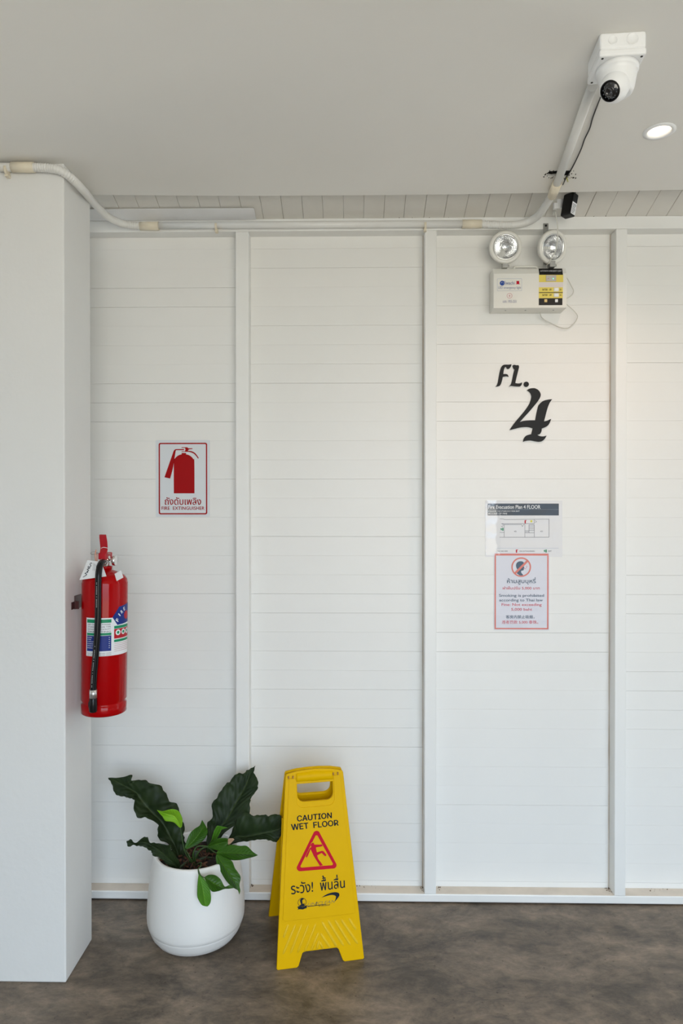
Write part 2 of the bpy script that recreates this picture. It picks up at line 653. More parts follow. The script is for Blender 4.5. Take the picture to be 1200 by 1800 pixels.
MB().box((XL, FRONT + 0.003, SKIRT_Z - 0.0005), (XR, -0.0005, SKIRT_Z + 0.0008)).build('ledge_dust', mat('beige_ledge_dust', (0.75, 0.67, 0.58), 0.8, noise_amt=0.14, scale=14), sk)
dr = MB()
rd = random.Random(5)
spots = [(1069, 1564, 0.012, 26), (743, 1562, 0.013, 34), (442, 1561, 0.008, 16), (771, 1562, 0.006, 8), (650, 1563, 0.05, 6), (1150, 1566, 0.06, 9)]
for px, py, sp_r, num in spots:
    c_ = at(px, py, -0.008)
    for k in range(num):
        r = rd.uniform(0.0008, 0.003)
        x_, y_ = c_.x + rd.gauss(0, sp_r * 0.6), -abs(rd.gauss(0, 0.012)) - 0.002
        a0 = rd.uniform(0, 6)
        z_ = SKIRT_Z + 0.0008
        n = 5
        vs = [(x_ + r * math.cos(a0 + 2 * PI * i / n), max(y_ + r * math.sin(a0 + 2 * PI * i / n), FRONT + .002), z_) for i in range(n)] + [(x_, y_, z_ + r * rd.uniform(.5, 1.6))]
        dr.add(vs, [(i, (i + 1) % n, n) for i in range(n)])
o = dr.build('crumbs', mat('brown_dirt', (0.13, 0.09, 0.06), 0.9), sk)
o['kind'] = 'stuff'
dr = MB()
for px, py in [(706, 379), (712, 372), (733, 378), (739, 380.5), (720, 381), (753, 381.5), (788, 381.5), (1064, 379), (1100, 377.5), (1133, 378), (1168, 377), (687, 379), (650, 381), (614, 381.5), (1045, 379.5), (726, 381), (700, 381.5)]:
    for k in range(rd.choice((1, 2, 3))):
        c_ = at(px + rd.uniform(-2, 2), py + rd.uniform(-.5, .8), FRONT - 0.001)
        r = rd.uniform(0.001, 0.003)
        n = 5
        vs = [(c_.x + r * math.cos(2 * PI * i / n), c_.y + 0.002, c_.z + r * math.sin(2 * PI * i / n)) for i in range(n)] + [(c_.x, c_.y - 0.001, c_.z)]
        dr.add(vs, [((i + 1) % n, i, n) for i in range(n)])
o = dr.build('crumbs', bpy.data.materials['brown_dirt'], wall)
o['kind'] = 'stuff'

# sloping plank soffit between ceiling edge and wall
so = bpy.data.objects.new('trim_soffit', None)
COL.objects.link(so)
tag(so, 'strip of sloping grey-white soffit planks above the back wall', 'soffit', kind=S)
ang = math.atan(0.31)
pm = MB().box((0.0005, 0, 0.0), (0.0750, 1.25, 0.012)).mesh('plank')
bm = bmesh.new(); bm.from_mesh(pm)
bmesh.ops.bevel(bm, geom=[e for e in bm.edges if abs(e.verts[0].co.y - e.verts[1].co.y) > 1], offset=0.0011, segments=1, affect='EDGES')
bm.to_mesh(pm); bm.free()
pm.materials.append(SOFF)
x_seam = at(1063.9, 379.3, FRONT).x
for k in range(-36, 28):
    o = bpy.data.objects.new('plank', pm)
    COL.objects.link(o)
    o.parent = so
    o.location = (x_seam + (k + 1) * 0.0755, FRONT + 0.03, RAIL_Z1 - 0.03 * 0.31 + random.uniform(0, 0.0015))
    o.rotation_euler = (ang, 0, PI)
MB().box((XL, FRONT - 1.2, 3.05), (XR, 0.14, 3.10)).build('roof_deck', SOFF, so)
MB().box((XL, FRONT - 1.25, CZ + 0.02), (XR, FRONT - 1.2, 3.10)).build('cavity_board', SOFF, so)

# plasterboard ceiling with a wavy cut edge and a ragged cable hole
edge_px = [(-400, 341), (100, 342), (168, 342.4), (300, 343.6), (460, 344.3), (640, 343.2), (797, 341.7), (943, 339.3), (1060, 336.5), (1200, 333.5), (1450, 328)]
edge = [flat(x, y, CZ).xy for x, y in edge_px]
hole_px = [(962, 304), (965, 301), (975, 300.5), (986, 299.5), (996, 299.8), (1003, 300), (1002, 303), (1000, 308), (997, 311), (990, 312), (984, 308), (975, 308.5), (968, 309.5), (962, 308)]
hole = [tuple(flat(x, y, CZ).xy) for x, y in hole_px]
outer = [(XL - 1.3, edge[0].y)] + [tuple(p) for p in edge] + [(XR + 0.9, edge[-1].y), (XR + 0.9, -4.5), (XL - 1.3, -4.5)]
lamp_c = flat(1158.5, 230.5, CZ)
lamp_hole = circle(lamp_c.x, lamp_c.y, 0.036, 28)
me = curve_mesh([outer, hole, lamp_hole], 0.006)
me.transform(T(0, 0, CZ))
ceil = link('ceiling', me, CEIL)
tag(ceil, 'off-white plasterboard ceiling with a cut edge near the back wall', 'ceiling', kind=S)
MB().box((XL - 1.3, -4.5, CZ + 0.11), (XR + 0.9, -1.3, CZ + 0.2)).build('slab', CEIL, ceil)
fk = MB()
for k in range(46):
    px, py = random.uniform(955, 1014), random.uniform(298, 313)
    if k < 26:
        px, py = random.choice(hole_px)
        px += random.uniform(-4, 9) if px > 990 else random.uniform(-6, 4)
        py += random.uniform(-1, 3)
    p = flat(px, py, CZ)
    r = random.uniform(0.0008, 0.0027)
    a0 = random.uniform(0, 6)
    n = 5
    vs = [(p.x + r * random.uniform(.5, 1.3) * math.cos(a0 + 2 * PI * i / n), p.y + r * 1.4 * random.uniform(.5, 1.3) * math.sin(a0 + 2 * PI * i / n), CZ - random.uniform(0.0005, 0.003)) for i in range(n)]
    vs += [(v[0], v[1], CZ) for v in vs]
    fk.add(vs, [tuple(reversed(range(n))), tuple(range(n, 2 * n))] + [(i, (i + 1) % n, n + (i + 1) % n, n + i) for i in range(n)])
o = fk.build('crumbs', mat('black_soot_crumbs', (0.03, 0.028, 0.025), 0.9), ceil)
o['kind'] = 'stuff'
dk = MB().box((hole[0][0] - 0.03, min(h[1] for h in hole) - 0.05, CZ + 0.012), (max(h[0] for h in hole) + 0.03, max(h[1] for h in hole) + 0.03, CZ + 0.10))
dk.build('hole_shade_block', mat('dark_void', (0.012, 0.011, 0.010), 0.95), ceil)  # solid near-black block, painted darkness of the cavity behind the hole

# column at the left
c0 = flat(115.3, 1727.6, 0.0)
c1 = flat(162.2, 1651.7, 0.0)
CX = (c0.x + c1.x) / 2
CYF, CYB = c0.y, c1.y
col = MB().box((CX - 0.62, CYF, 0.0), (CX, CYB, CZ)).build('column', PLASTER, bevel=0.004)
tag(col, 'white plastered square column at the left carrying the fire extinguisher', 'column', kind=S)

# outside the picture: low parapet on the open side and the corridor's right end
WY0, WY1 = OPEN_Y - 0.2, OPEN_Y - 0.06
pr = MB().box((-4.2, WY0, 0.0), (4.2, WY1, OPEN_Z0)).box((-4.2, WY0, OPEN_Z1), (4.2, WY1, CZ))
pr.box((-4.2, WY0, OPEN_Z0), (OPEN_X0, WY1, OPEN_Z1)).box((OPEN_X1, WY0, OPEN_Z0), (4.2, WY1, OPEN_Z1))
tag(pr.build('wall_front', PLASTER), 'white front wall with the wide open bay that lets daylight in', 'wall', kind=S)
pr = MB().box((4.05, -4.5, 0.0), (4.2, 0.2, CZ)).build('wall_right', PLASTER)
tag(pr, 'white end wall of the corridor at the right', 'wall', kind=S)
pr = MB().box((-4.2, -4.5, 0.0), (-4.05, 0.2, CZ)).build('wall_left', PLASTER)
tag(pr, 'white end wall of the corridor at the left', 'wall', kind=S)

# ------------------------------------------------------------------ grey flashing strip
FPL = Plane((0, FRONT - 0.002, RAIL_Z1 - 0.003), (1, 0, 0), (0, -1, 0.31))
fu0, fv0 = FPL.uv(140, 384.5)
fu1, fv1 = FPL.uv(450, 365.0)
fu1, fv0 = FPL.uv(450, 384.8)
FLM = mat('grey_white_flashing', (0.80, 0.80, 0.80), 0.3, noise_amt=0.10, scale=7, bump=0.25, bump_scale=14)
o = MB().box((fu0, fv0, 0.0), (fu1, fv1, 0.003)).build('metal_flashing', FLM, bevel=0.001, M=FPL.mat(0.0 if FPL.n.z < 0 else -0.003))
tag(o, 'pale grey metal flashing strip above the left run of white conduit', 'flashing')

# ------------------------------------------------------------------ conduit
cd = thing('cable_conduit', 'white pipe and corrugated hose conduit run from the column to the camera', 'conduit', T(at(500, 391, -0.07)))
W2L = cd.matrix_world.inverted()
R = 0.0128


def cpath(pts):
    return [W2L @ at(*p) for p in pts]


yc = CYF - 0.0165
MB().tube(cpath([(-260, 293.5, yc), (24, 294, yc)]), R, 18).build('pipe', PVC, cd)
MB().tube(cpath([(21, 294, yc), (60, 294.3, yc)]), R * 1.22, 18).build('coupling', PVC_Y, cd)


def hose(pts, ribbed):
    ps = resample(spline(cpath(pts), 10), 0.0019)
    n = len(ps)
    rs = []
    for i in range(n):
        u = i / n
        deep = max([0.25] + [1.0 for a, b in ribbed if a <= u <= b])
        rs.append(R * (1.06 - (0.11 * deep if (i // 2) % 2 else 0.0)))
    MB().tube(ps, rs, 16).build('corrugated_hose', PVC, cd)


hose([(59, 294.3, yc), (85, 295.5, yc), (105, 300, yc + 0.002), (125, 313, yc + 0.03), (146, 334, yc + 0.10), (166, 358, -0.26), (190, 381, -0.155), (216, 393.5, -0.095), (248, 397.4, -0.072)],
     [(0, 0.22), (0.9, 1)])
MB().tube(cpath([(246, 397.4, -0.072), (279, 397.2, -0.072)]), R * 1.22, 18).build('coupling', PVC_Y, cd)
MB().tube(cpath([(276, 396.5, -0.0705), (815, 393.5, -0.0705)]), R, 18).build('pipe', PVC, cd)
MB().tube(cpath([(812, 393.8, -0.072), (846, 393.8, -0.072)]), R * 1.22, 18).build('coupling', PVC_Y, cd)
hose([(845, 393.8, -0.072), (870, 395, -0.072), (900, 395.5, -0.073), (925, 391, -0.078), (944, 380, -0.115), (957, 364, -0.18), (965, 351, -0.235), (971, 342, -0.27)],
     [(0, 0.3)])
zc = CZ - R - 0.003
p0, p1 = flat(970.5, 344, zc), flat(979, 322, zc)
MB().tube([W2L @ p0, W2L @ p1], R * 1.25, 18).build('coupling', PVC_Y, cd)
p2 = flat(1040.5, 152, zc)
MB().tube([W2L @ (p0 * 0.3 + p1 * 0.7), W2L @ p2], R, 18).build('pipe', PVC, cd)
for px, py, y in ((12, 299, yc), (380, 398.5, -0.0705), (747, 396.5, -0.0705)):
    p = W2L @ at(px, py, y)
    m_ = MB().tube([p + Vector((-.004, 0, 0)), p + Vector((.004, 0, 0))], R * 1.18, 18)
    m_.box((p.x - .005, p.y - .004, p.z - .020), (p.x + .005, p.y + .0145, p.z - .010))
    m_.build('pipe_clip', PVC_Y, cd)

# ------------------------------------------------------------------ junction box and dome camera
b0, b1 = flat(1054.0, 57.5, CZ), flat(1136.0, 52.5, CZ)
bx = (b1 - b0).normalized()
by = Vector((-bx.y, bx.x, 0))
BW = (b1 - b0).length
MJ = Matrix(((bx.x, by.x, 0, b0.x), (bx.y, by.y, 0, b0.y), (0, 0, 1, CZ), (0, 0, 0, 1)))
jb = thing('junction_box', 'square white junction box fixed to the ceiling above the dome camera', 'junction box', MJ)
MB().box((0, 0, -0.038), (BW, BW + 0.004, 0)).build('box_body', WHITEP, jb, bevel=0.006, seg=3)
MB().box((-0.0006, -0.0006, -0.054), (BW + 0.0006, BW + 0.0046, -0.0375)).build('box_lid', WHITEP, jb, bevel=0.0045, seg=3)
for x, r in ((0.029, 0.0105), (0.072, 0.0135)):
    M_ = T(x, 0.0005, -0.018) @ Matrix.Rotation(PI / 2, 4, 'X')
    MB().lathe([(r, 0), (r, 0.0012), (r - 0.0012, 0.0014), (r - 0.0016, 0.0009), (0.0005, 0.0009)], 28, M_).build('knockout', WHITEP, jb)
for x, y in ((0.008, 0.008), (BW - 0.008, 0.008), (0.008, BW - 0.006), (BW - 0.008, BW - 0.006)):
    MB().lathe([(0.0028, -0.0546), (0.0028, -0.0536)], 14, T(x, y, 0)).build('screw', BLACKP, jb)

dc = thing('dome_camera', 'white dome security camera with a black lens under the junction box', 'camera', MJ @ T(BW / 2 + 0.002, BW / 2 - 0.002, -0.054))
MB().lathe([(0.0475, 0), (0.0475, -0.008), (0.0462, -0.011), (0.0445, -0.012), (0.043, -0.020), (0.0385, -0.046), (0.0345, -0.056), (0.029, -0.060)], 44).build('base_shell', WHITEP, dc)
ld = (EYE - dc.matrix_world.translation).normalized()
look = dc.matrix_world.to_3x3().inverted() @ (ld + Vector((-0.50, 0.16, -0.36))).normalized()
look.normalize()
ec = Vector((-0.010, -0.014, -0.050))
ebq = look.to_track_quat('Z', 'Y').to_matrix().to_4x4()
ME = T(ec) @ ebq
er = 0.0335
prof = [(er * math.sin(a), er * math.cos(a)) for a in [PI * i / 20 for i in range(4, 20)]]
prof.append((0.0005, -er))
eb = MB().lathe([(0.0005, er * math.cos(PI * 4.6 / 20)), (er * math.sin(PI * 4.6 / 20), er * math.cos(PI * 4.6 / 20))] + prof[1:], 36, ME).build('eyeball', WHITEP, dc)
zf = er * math.cos(PI * 4.6 / 20)
MB().lathe([(0.0228, zf - 0.012), (0.0228, zf + 0.0012), (0.0212, zf + 0.002), (0.0205, zf + 0.0014)], 36, ME, cap=False).build('lens_bezel', BLACKP, eb)
GLASSB = mat('black_camera_glass', (0.008, 0.008, 0.010), 0.08, coat=1.0)
MB().lathe([(0.0207, zf + 0.0003), (0.0207, zf + 0.0013), (0.0005, zf + 0.0016)], 36, ME).build('ring_window', GLASSB, eb)
MB().lathe([(0.0105, zf + 0.001), (0.0105, zf + 0.0034), (0.008, zf + 0.0036), (0.0075, zf + 0.002), (0.0005, zf + 0.0022)], 30, ME).build('lens', GLASSB, eb)
leds = MB()
for k in range(12):
    a = 2 * PI * k / 12
    leds.lathe([(0.0016, zf + 0.001), (0.0016, zf + 0.0019), (0.0003, zf + 0.0022)], 8, ME @ T(0.0155 * math.cos(a), 0.0155 * math.sin(a), 0))
leds.build('infrared_leds', mat('dark_grey_led', (0.07, 0.08, 0.09), 0.2), eb)

# black camera cable down to the adapter
zw = CZ - 0.004
cb = [flat(1057, 166, zw - 0.01), flat(1050, 184, zw), flat(1041, 208, zw), flat(1036, 226, zw), flat(1027, 245, zw), flat(1021, 262, zw - 0.002), flat(1011, 284, zw), flat(1003, 299, zw),
      flat(995, 311, zw - 0.010), flat(991.5, 319, zw - 0.020), at(988, 327, -0.30), at(986, 333, -0.26), at(990, 334, -0.24), at(994, 329, -0.235), at(990, 326, -0.23), at(987, 331, -0.215), at(992, 337, -0.2), at(1003, 335.5, -0.18), at(1010, 338, -0.17), at(1010.5, 344, -0.165)]
o = MB().tube(spline(cb, 6), 0.0019, 8).build('camera_cable', BLACKP)
tag(o, 'thin black cable from the dome camera down to the power adapter', 'cable')
gw = [flat(995, 311, CZ - 0.002), flat(997, 317, CZ - 0.010), at(1000, 326, -0.25), at(1002, 334, -0.2), at(1001.5, 343, -0.125)]
o = MB().tube(spline(gw, 6), 0.0015, 8).build('earth_wire', mat('yellow_green_insulation', (0.42, 0.40, 0.03), 0.4))
tag(o, 'yellow-green earth wire from the ceiling hole to the socket box', 'wire')

# socket box, with the white stub of pipe out of its side
sb0, sb1 = at(979, 343.5, -0.135), at(1008, 366, -0.135)
sbx = thing('socket_box', 'white plastic wall socket box behind the black adapter', 'socket', T((sb0 + sb1) / 2))
hw, hh = (sb1.x - sb0.x) / 2, (sb0.z - sb1.z) / 2
MB().box((-hw, 0.0, -hh), (hw, 0.062, hh)).build('box_body', CREAMP, sbx, bevel=0.003)
MB().box((-hw - .002, -0.006, -hh - .002), (hw + .002, 0.001, hh * 0.45)).build('cover_plate', WHITEP, sbx, bevel=0.002)
p = Vector((hw, 0.02, hh - 0.006))
MB().cyl(p, p + Vector((0.042, 0, -0.001)), 0.0058).build('pipe_stub', WHITEP, sbx)

# power adapter
pa_c = at(1000.5, 361.5, -0.163)
MA = T(pa_c) @ Matrix.Rotation(math.radians(10), 4, 'Y') @ Matrix.Rotation(math.radians(38), 4, 'Z')
pa = thing('power_adapter', 'black plug-in power adapter with a white label beside the conduit', 'adapter', MA)
MB().box((-0.0165, -0.021, -0.040), (0.0165, 0.021, 0.040)).build('adapter_case', BLACKP, pa, bevel=0.005, seg=3)
MB().box((-0.0125, -0.0216, -0.036), (0.0125, -0.0209, 0.006)).build('rating_label', PAPER, pa)
lb = MB()
for k in range(7):
    lb.box((-0.010, -0.0219, -0.032 + k * 0.005), (0.010 - random.uniform(0, 0.008), -0.0216, -0.0305 + k * 0.005))
lb.build('small_print', INK, pa)

# ------------------------------------------------------------------ recessed downlight
dl = thing('downlight', 'recessed round downlight glowing warm in the ceiling', 'lamp', T(lamp_c.x, lamp_c.y, CZ))
MB().lathe([(0.036, 0.0), (0.0445, 0.0), (0.0445, -0.0018), (0.036, -0.0034), (0.0325, -0.0025), (0.0315, 0.006), (0.0305, 0.03)], 44, cap=False).build('trim_ring', WHITEP, dl)
MB().lathe([(0.0005, 0.0095), (0.0309, 0.0095)], 40, cap=False).build('lamp_disc', mat('lit_lamp', (1, 1, 1), 0.4, emit=(1.0, 0.84, 0.62), emit_s=2.6), dl)
ll = bpy.data.lights.new('lamp_light', 'SPOT')
ll.energy = LAMP_WATTS
ll.color = LAMP_COLOR
ll.spot_size = math.radians(150)
ll.spot_blend = 0.9
ll.shadow_soft_size = 0.028
lo = bpy.data.objects.new('lamp_light', ll)
lo.location = (0, 0, -0.008)
lo.parent = dl
COL.objects.link(lo)

# ------------------------------------------------------------------ emergency light
EF = -0.075
e0, e1 = at(867, 470, EF), at(996, 541, EF)
el_ = thing('emergency_light', 'white two-headed emergency light box fixed high on the back wall', 'emergency light', T((e0.x + e1.x) / 2, 0, e1.z))
ew, eh = (e1.x - e0.x), (e0.z - e1.z)
zch = at(900, 481, EF).z - e1.z
prof = [(0.0, 0.0), (EF, 0.0), (EF, zch), (EF + 0.014, eh), (0.0, eh)]
n = len(prof)
vs = [(x, y, z) for x in (-ew / 2, ew / 2) for y, z in prof]
MB().add(vs, [(i, i + n, (i + 1) % n + n, (i + 1) % n) for i in range(n)] + [tuple(range(n)), tuple(reversed(range(n, 2 * n)))]).build('housing', CREAMP, el_, bevel=0.0025)
EP = Plane((0, EF, 0), (1, 0, 0), (0, 0, 1))
# labels on the front
LBL = mat('label_grey_line', (0.42, 0.47, 0.56), 0.5)
BLUE = mat('blue_ink', (0.01, 0.06, 0.32), 0.4)
GREYB = mat('grey_blue_ink', (0.22, 0.24, 0.38), 0.5)
PINK = mat('pink_ink', (0.60, 0.22, 0.24), 0.5)
YLAB = mat('yellow_label', (0.74, 0.60, 0.10), 0.4)


def up(pl_, x0, y0, x1, y1):
    a, b = pl_.uv(x0, y1), pl_.uv(x1, y0)
    return a[0], a[1], b[0], b[1]


q = up(EP, 873.5, 489.5, 917, 511.5)
decal('label_frame', EP, [round_rect(*q, 0.003), round_rect(q[0] + .001, q[1] + .001, q[2] - .001, q[3] - .001, 0.0025)], LBL, el_)
cx, cy = EP.uv(882.3, 497.8)
decal('logo_disc', EP, [circle(cx, cy, 0.0090), [(cx + .0045 * math.cos(a) + .001, cy + .0045 * math.sin(a)) for a in [2 * PI * k / 20 for k in range(20)]]], BLUE, el_)
decal('logo_swoosh', EP, [px_loop(EP, [(880, 499), (883, 495.5), (888, 494), (884, 497), (885, 500), (881, 501)])], BLUE, el_, off=0.0007)
text_on('lettering', EP, 'iwachi', ((887.5, 494.5), (904, 494.5), (904, 500.5), (887.5, 500.5)), GREYB, el_, bold=0.01)
decal('red_hat_mark', EP, [px_loop(EP, [(905.5, 499.6), (907.5, 498.6), (907.3, 494), (912.2, 494), (912.2, 498.6), (914.3, 499.6)])], INKR, el_)
text_on('lettering', EP, 'LED emergency light', ((875.5, 503.5), (915.5, 503.5), (915.5, 509), (875.5, 509)), GREYB, el_)
cx, cy = EP.uv(895.2, 520)
decal('round_mark', EP, [circle(cx, cy, 0.0098), circle(cx, cy, 0.0086), ], PINK, el_)
decal('round_mark', EP, [[(cx - .005, cy), (cx - .001, cy + .001), (cx, cy + .0065), (cx + .001, cy + .001), (cx + .005, cy), (cx + .001, cy - .001), (cx, cy - .0065), (cx - .001, cy - .001)]], PINK, el_)
text_on('lettering', EP, 'มอก. 1955-2551', ((883.5, 527.5), (907.5, 527.5), (907.5, 532.3), (883.5, 532.3)), GREYB, el_)
CT = Plane((0, EF, zch + e1.z), (1, 0, 0), (0, 0.014, eh - zch))
EPb = EP
decal('control_label', CT, [px_loop(CT, [(946.2, 472.3), (987.6, 472.3), (988.8, 481), (947.2, 481)])], BLACKP, el_)
decal('control_label', EP, [px_loop(EP, [(947.2, 481), (989, 481), (989, 483.2), (947.2, 483.2)])], BLACKP, el_)
text_on('lettering', CT, 'AUTOMATIC EMERGENCY LIGHT', ((949, 475.2), (986.5, 475.2), (986.8, 478), (949.3, 478)), PAPER, el_, bold=0.02)
decal('control_label', EP, [px_loop(EP, rect(947, 483.2, 989.5, 496))], YLAB, el_)
decal('control_label', EP, [px_loop(EP, rect(947, 496, 989.2, 505))], mat('pale_pink_label', (0.70, 0.64, 0.62), 0.5), el_)
decal('control_label', EP, [px_loop(EP, rect(946.6, 505, 988.8, 513.6))], YLAB, el_)
decal('control_label', EP, [px_loop(EP, rect(946.6, 513.6, 988.8, 515))], BLACKP, el_)
decal('control_label', EP, [px_loop(EP, rect(946.6, 515, 988.6, 524.2))], YLAB, el_)
decal('control_label', EP, [round_rect(*up(EP, 946.6, 524.2, 988, 536.6), 0.0012)], BLACKP, el_)
for y in (507.6, 517.3):
    text_on('lettering', EP, 'BATTERY    OFF', ((953, y), (969, y), (969, y + 3.2), (953, y + 3.2)), INK, el_, bold=0.02)
    text_on('lettering', EP, 'ON', ((983, y), (986, y), (986, y + 3.2), (983, y + 3.2)), INK, el_, bold=0.02)
    a, b = up(EP, 972.5, y - 1.7, 981.5, y + 5.0)[:2], up(EP, 972.5, y - 1.7, 981.5, y + 5.0)[2:]
    L = el_.matrix_world.translation
    sw = MB().box((a[0] - L.x, EF - 0.003, a[1] - L.z), (b[0] - L.x, EF + .001, b[1] - L.z)).build('rocker_switch', CREAMP, el_, bevel=0.0012)
    MB().box((a[0] - L.x + .003, EF - 0.0048, a[1] - L.z + .002), (b[0] - L.x - .003, EF - .003, b[1] - L.z - .002)).build('rocker', WHITEP, sw, bevel=0.0008)
for x, c in ((958.7, mat('amber_button', (0.75, 0.55, 0.22), 0.4)), (977.5, WHITEP)):
    a = up(EP, x - 2.5, 526.2, x + 2.5, 531.4)
    MB().box((a[0] - L.x, EF - 0.0025, a[1] - L.z), (a[2] - L.x, EF + .001, a[3] - L.z)).build('push_button', c, el_, bevel=0.0008)
a = up(EP, 959, 484, 977, 494.8)
dp = MB().box((a[0] - L.x, EF - 0.0032, a[1] - L.z), (a[2] - L.x, EF + .001, a[3] - L.z)).build('indicator_window', mat('grey_window', (0.45, 0.43, 0.40), 0.25), el_, bevel=0.0008)
pp = EP.uv(962.7, 490.3)
MB().lathe([(0.0012, 0), (0.0012, 0.001)], 12, T(pp[0] - L.x, EF - 0.0032, pp[1] - L.z) @ Matrix.Rotation(PI / 2, 4, 'X')).build('indicator_lamp', INKR, dp)
pp = EP.uv(971.5, 490.3)
MB().lathe([(0.0026, 0), (0.0022, 0.0014), (0.0004, 0.002)], 12, T(pp[0] - L.x, EF - 0.0032, pp[1] - L.z) @ Matrix.Rotation(PI / 2, 4, 'X')).build('indicator_lamp', mat('lit_green_indicator', (0.1, 0.6, 0.4), 0.3, emit=(0.25, 0.9, 0.65), emit_s=0.9), dp)
# screws under the box
for x in (-0.105, -0.03, 0.075):
    MB().lathe([(0.0032, -0.0012), (0.0032, 0.001)], 12, T(x + 0.02, -0.045, 0)).build('screw', STEEL, el_)
# carry handle
hx0, hx1, hz = -0.054, 0.039, eh + 0.015
MB().tube(spline([(hx0, -0.035, eh - .002), (hx0 + .004, -0.035, hz - 0.004), (hx0 + 0.012, -0.035, hz), (hx1 - 0.012, -0.035, hz), (hx1 - .004, -0.035, hz - 0.004), (hx1, -0.035, eh - .002)], 5), 0.0042, 10).build('carry_handle', CREAMP, el_)
# lamp heads
REFL = mat('lamp_reflector', (0.90, 0.90, 0.90), 0.16, 1.0, bump=0.35, bump_scale=140)
LENS = bpy.data.materials.new('ribbed_lens_glass')
LENS.use_nodes = True
t_ = LENS.node_tree
t_.nodes.clear()
o_ = t_.nodes.new('ShaderNodeOutputMaterial')
m_ = t_.nodes.new('ShaderNodeMixShader')
a_ = t_.nodes.new('ShaderNodeBsdfTransparent')
g_ = t_.nodes.new('ShaderNodeBsdfGlossy')
g_.inputs['Roughness'].default_value = 0.08
f_ = t_.nodes.new('ShaderNodeFresnel')
f_.inputs['IOR'].default_value = 1.5
a_.inputs[0].default_value = (0.95, 0.96, 0.97, 1)
t_.links.new(f_.outputs[0], m_.inputs[0])
t_.links.new(a_.outputs[0], m_.inputs[1])
t_.links.new(g_.outputs[0], m_.inputs[2])
t_.links.new(m_.outputs[0], o_.inputs[0])


def head(px, py, aim, hy):
    c = at(px, py, hy) - L
    M_ = T(c) @ Vector(aim).normalized().to_track_quat('Z', 'Y').to_matrix().to_4x4()
    r = 0.0600
    hb = MB().lathe([(0.0005, -0.048), (0.018, -0.046), (0.036, -0.040), (0.052, -0.026), (r, -0.010), (r, 0.0), (r - .003, 0.0035), (0.049, 0.0045), (0.0465, 0.001), (0.0455, -0.004)], 44, M_, cap=False).build('lamp_head', CREAMP, el_)
    MB().lathe([(0.0465, 0.0012), (0.046, 0.0022), (0.0425, -0.0005), (0.041, -0.003)], 40, M_, cap=False).build('bright_ring', CHROME, hb)
    MB().lathe([(0.0435, -0.002), (0.040, -0.008), (0.030, -0.020), (0.016, -0.030), (0.006, -0.034), (0.0005, -0.034)], 40, M_, cap=False).build('reflector', REFL, hb)
    bl = MB().lathe([(0.0045, -0.034), (0.0045, -0.022), (0.003, -0.018), (0.0004, -0.0165)], 14, M_)
    bl.build('bulb', mat('frosted_bulb', (0.85, 0.84, 0.78), 0.2), hb)
    lens = MB()
    n = 60                                              # fluted pane: narrow vertical waves
    vs, fs = [], []
    for k in range(n + 1):
        x = -0.0405 + 0.081 * k / n
        h = math.sqrt(max(0.0412 ** 2 - x * x, 1e-6))
        for q_ in (-1, -0.5, 0, 0.5, 1):
            vs.append((x, h * q_, 0.0006 * math.sin(k * PI / 1.5) - 0.0008))
    for k in range(n):
        for i_ in range(4):
            a = k * 5 + i_
            fs.append((a, a + 5, a + 6, a + 1))
    lens.add(vs, fs, True, M_)
    lens.build('ribbed_lens', LENS, hb)
    nk = MB().box((c.x - 0.010, c.y + 0.006, eh - 0.002), (c.x + 0.010, c.y + 0.03, c.z - 0.048))
    nk.cyl((c.x + 0.010, c.y + 0.018, eh + 0.006), (c.x + 0.017, c.y + 0.018, eh + 0.006), 0.004)
    nk.build('swivel_neck', STEEL, hb, bevel=0.001)


head(888.5, 434, (-0.03, -1, -0.05), -0.088)
head(972, 434.5, (0.36, -1, -0.28), -0.092)
# hanging strap
bk0, bk1 = at(959.5, 392, FRONT - 0.006), at(959.5, 470, FRONT - 0.006)
k0 = bk0 - L
MB().box((k0.x - 0.0095, FRONT - 0.0035, eh - .06), (k0.x + 0.0095, FRONT - 0.0015, k0.z)).build('hanging_strap', STEEL, el_, bevel=0.0006)
for dz, r in ((0.009, 0.0042), (0.021, 0.003)):
    MB().lathe([(r, 0), (r, 0.0012), (0.0004, 0.0018)], 12, T(k0.x, FRONT - 0.0034, k0.z - dz) @ Matrix.Rotation(PI / 2, 4, 'X')).build('screw', BLACKP if r > .004 else STEEL, el_)
# cords
CORD = mat('grey_white_cord', (0.60, 0.59, 0.54), 0.4)
c_ = [at(975.5, 372, -0.150), at(977.5, 383, -0.150), at(979.8, 400, -0.146), at(979.8, 418, -0.142), at(977.5, 436, -0.138), at(972, 449, -0.130), at(964.5, 460, -0.112), at(961, 466, -0.086), at(960.3, 470.5, -0.055)]
pc = MB().tube([p - L for p in spline(c_, 6)], 0.0021, 8).build('power_cord', CORD, el_)
p = at(975.8, 361, -0.150) - L
MB().box((p.x - 0.0065, p.y - 0.006, p.z - 0.012), (p.x + 0.0065, p.y + 0.012, p.z + 0.008)).build('plug', WHITEP, pc, bevel=0.002)
for pts in ([(994, 487, -0.03), (997, 490, -0.03), (1003, 501, -0.03), (1007.5, 510, -0.03), (1006, 517, -0.03), (1001, 521.5, -0.03), (994, 525, -0.03)],
            [(994, 533, -0.03), (998, 537, -0.03), (1008, 546, -0.028), (1014.5, 555, -0.022), (1012, 564, -0.016), (1003.5, 573.5, -0.012), (995, 577, -0.010), (983, 575, -0.010), (967, 567.5, -0.014), (955, 561, -0.02), (950.5, 556, -0.03), (949.3, 549, -0.04)]):
    MB().tube([at(*q_) - L for q_ in spline(pts, 6)], 0.0017, 8).build('side_cord', CORD, el_)

# ------------------------------------------------------------------ FL. 4 letters
LP = Plane((0, 0, 0), (1, 0, 0), (0, 0, 1))


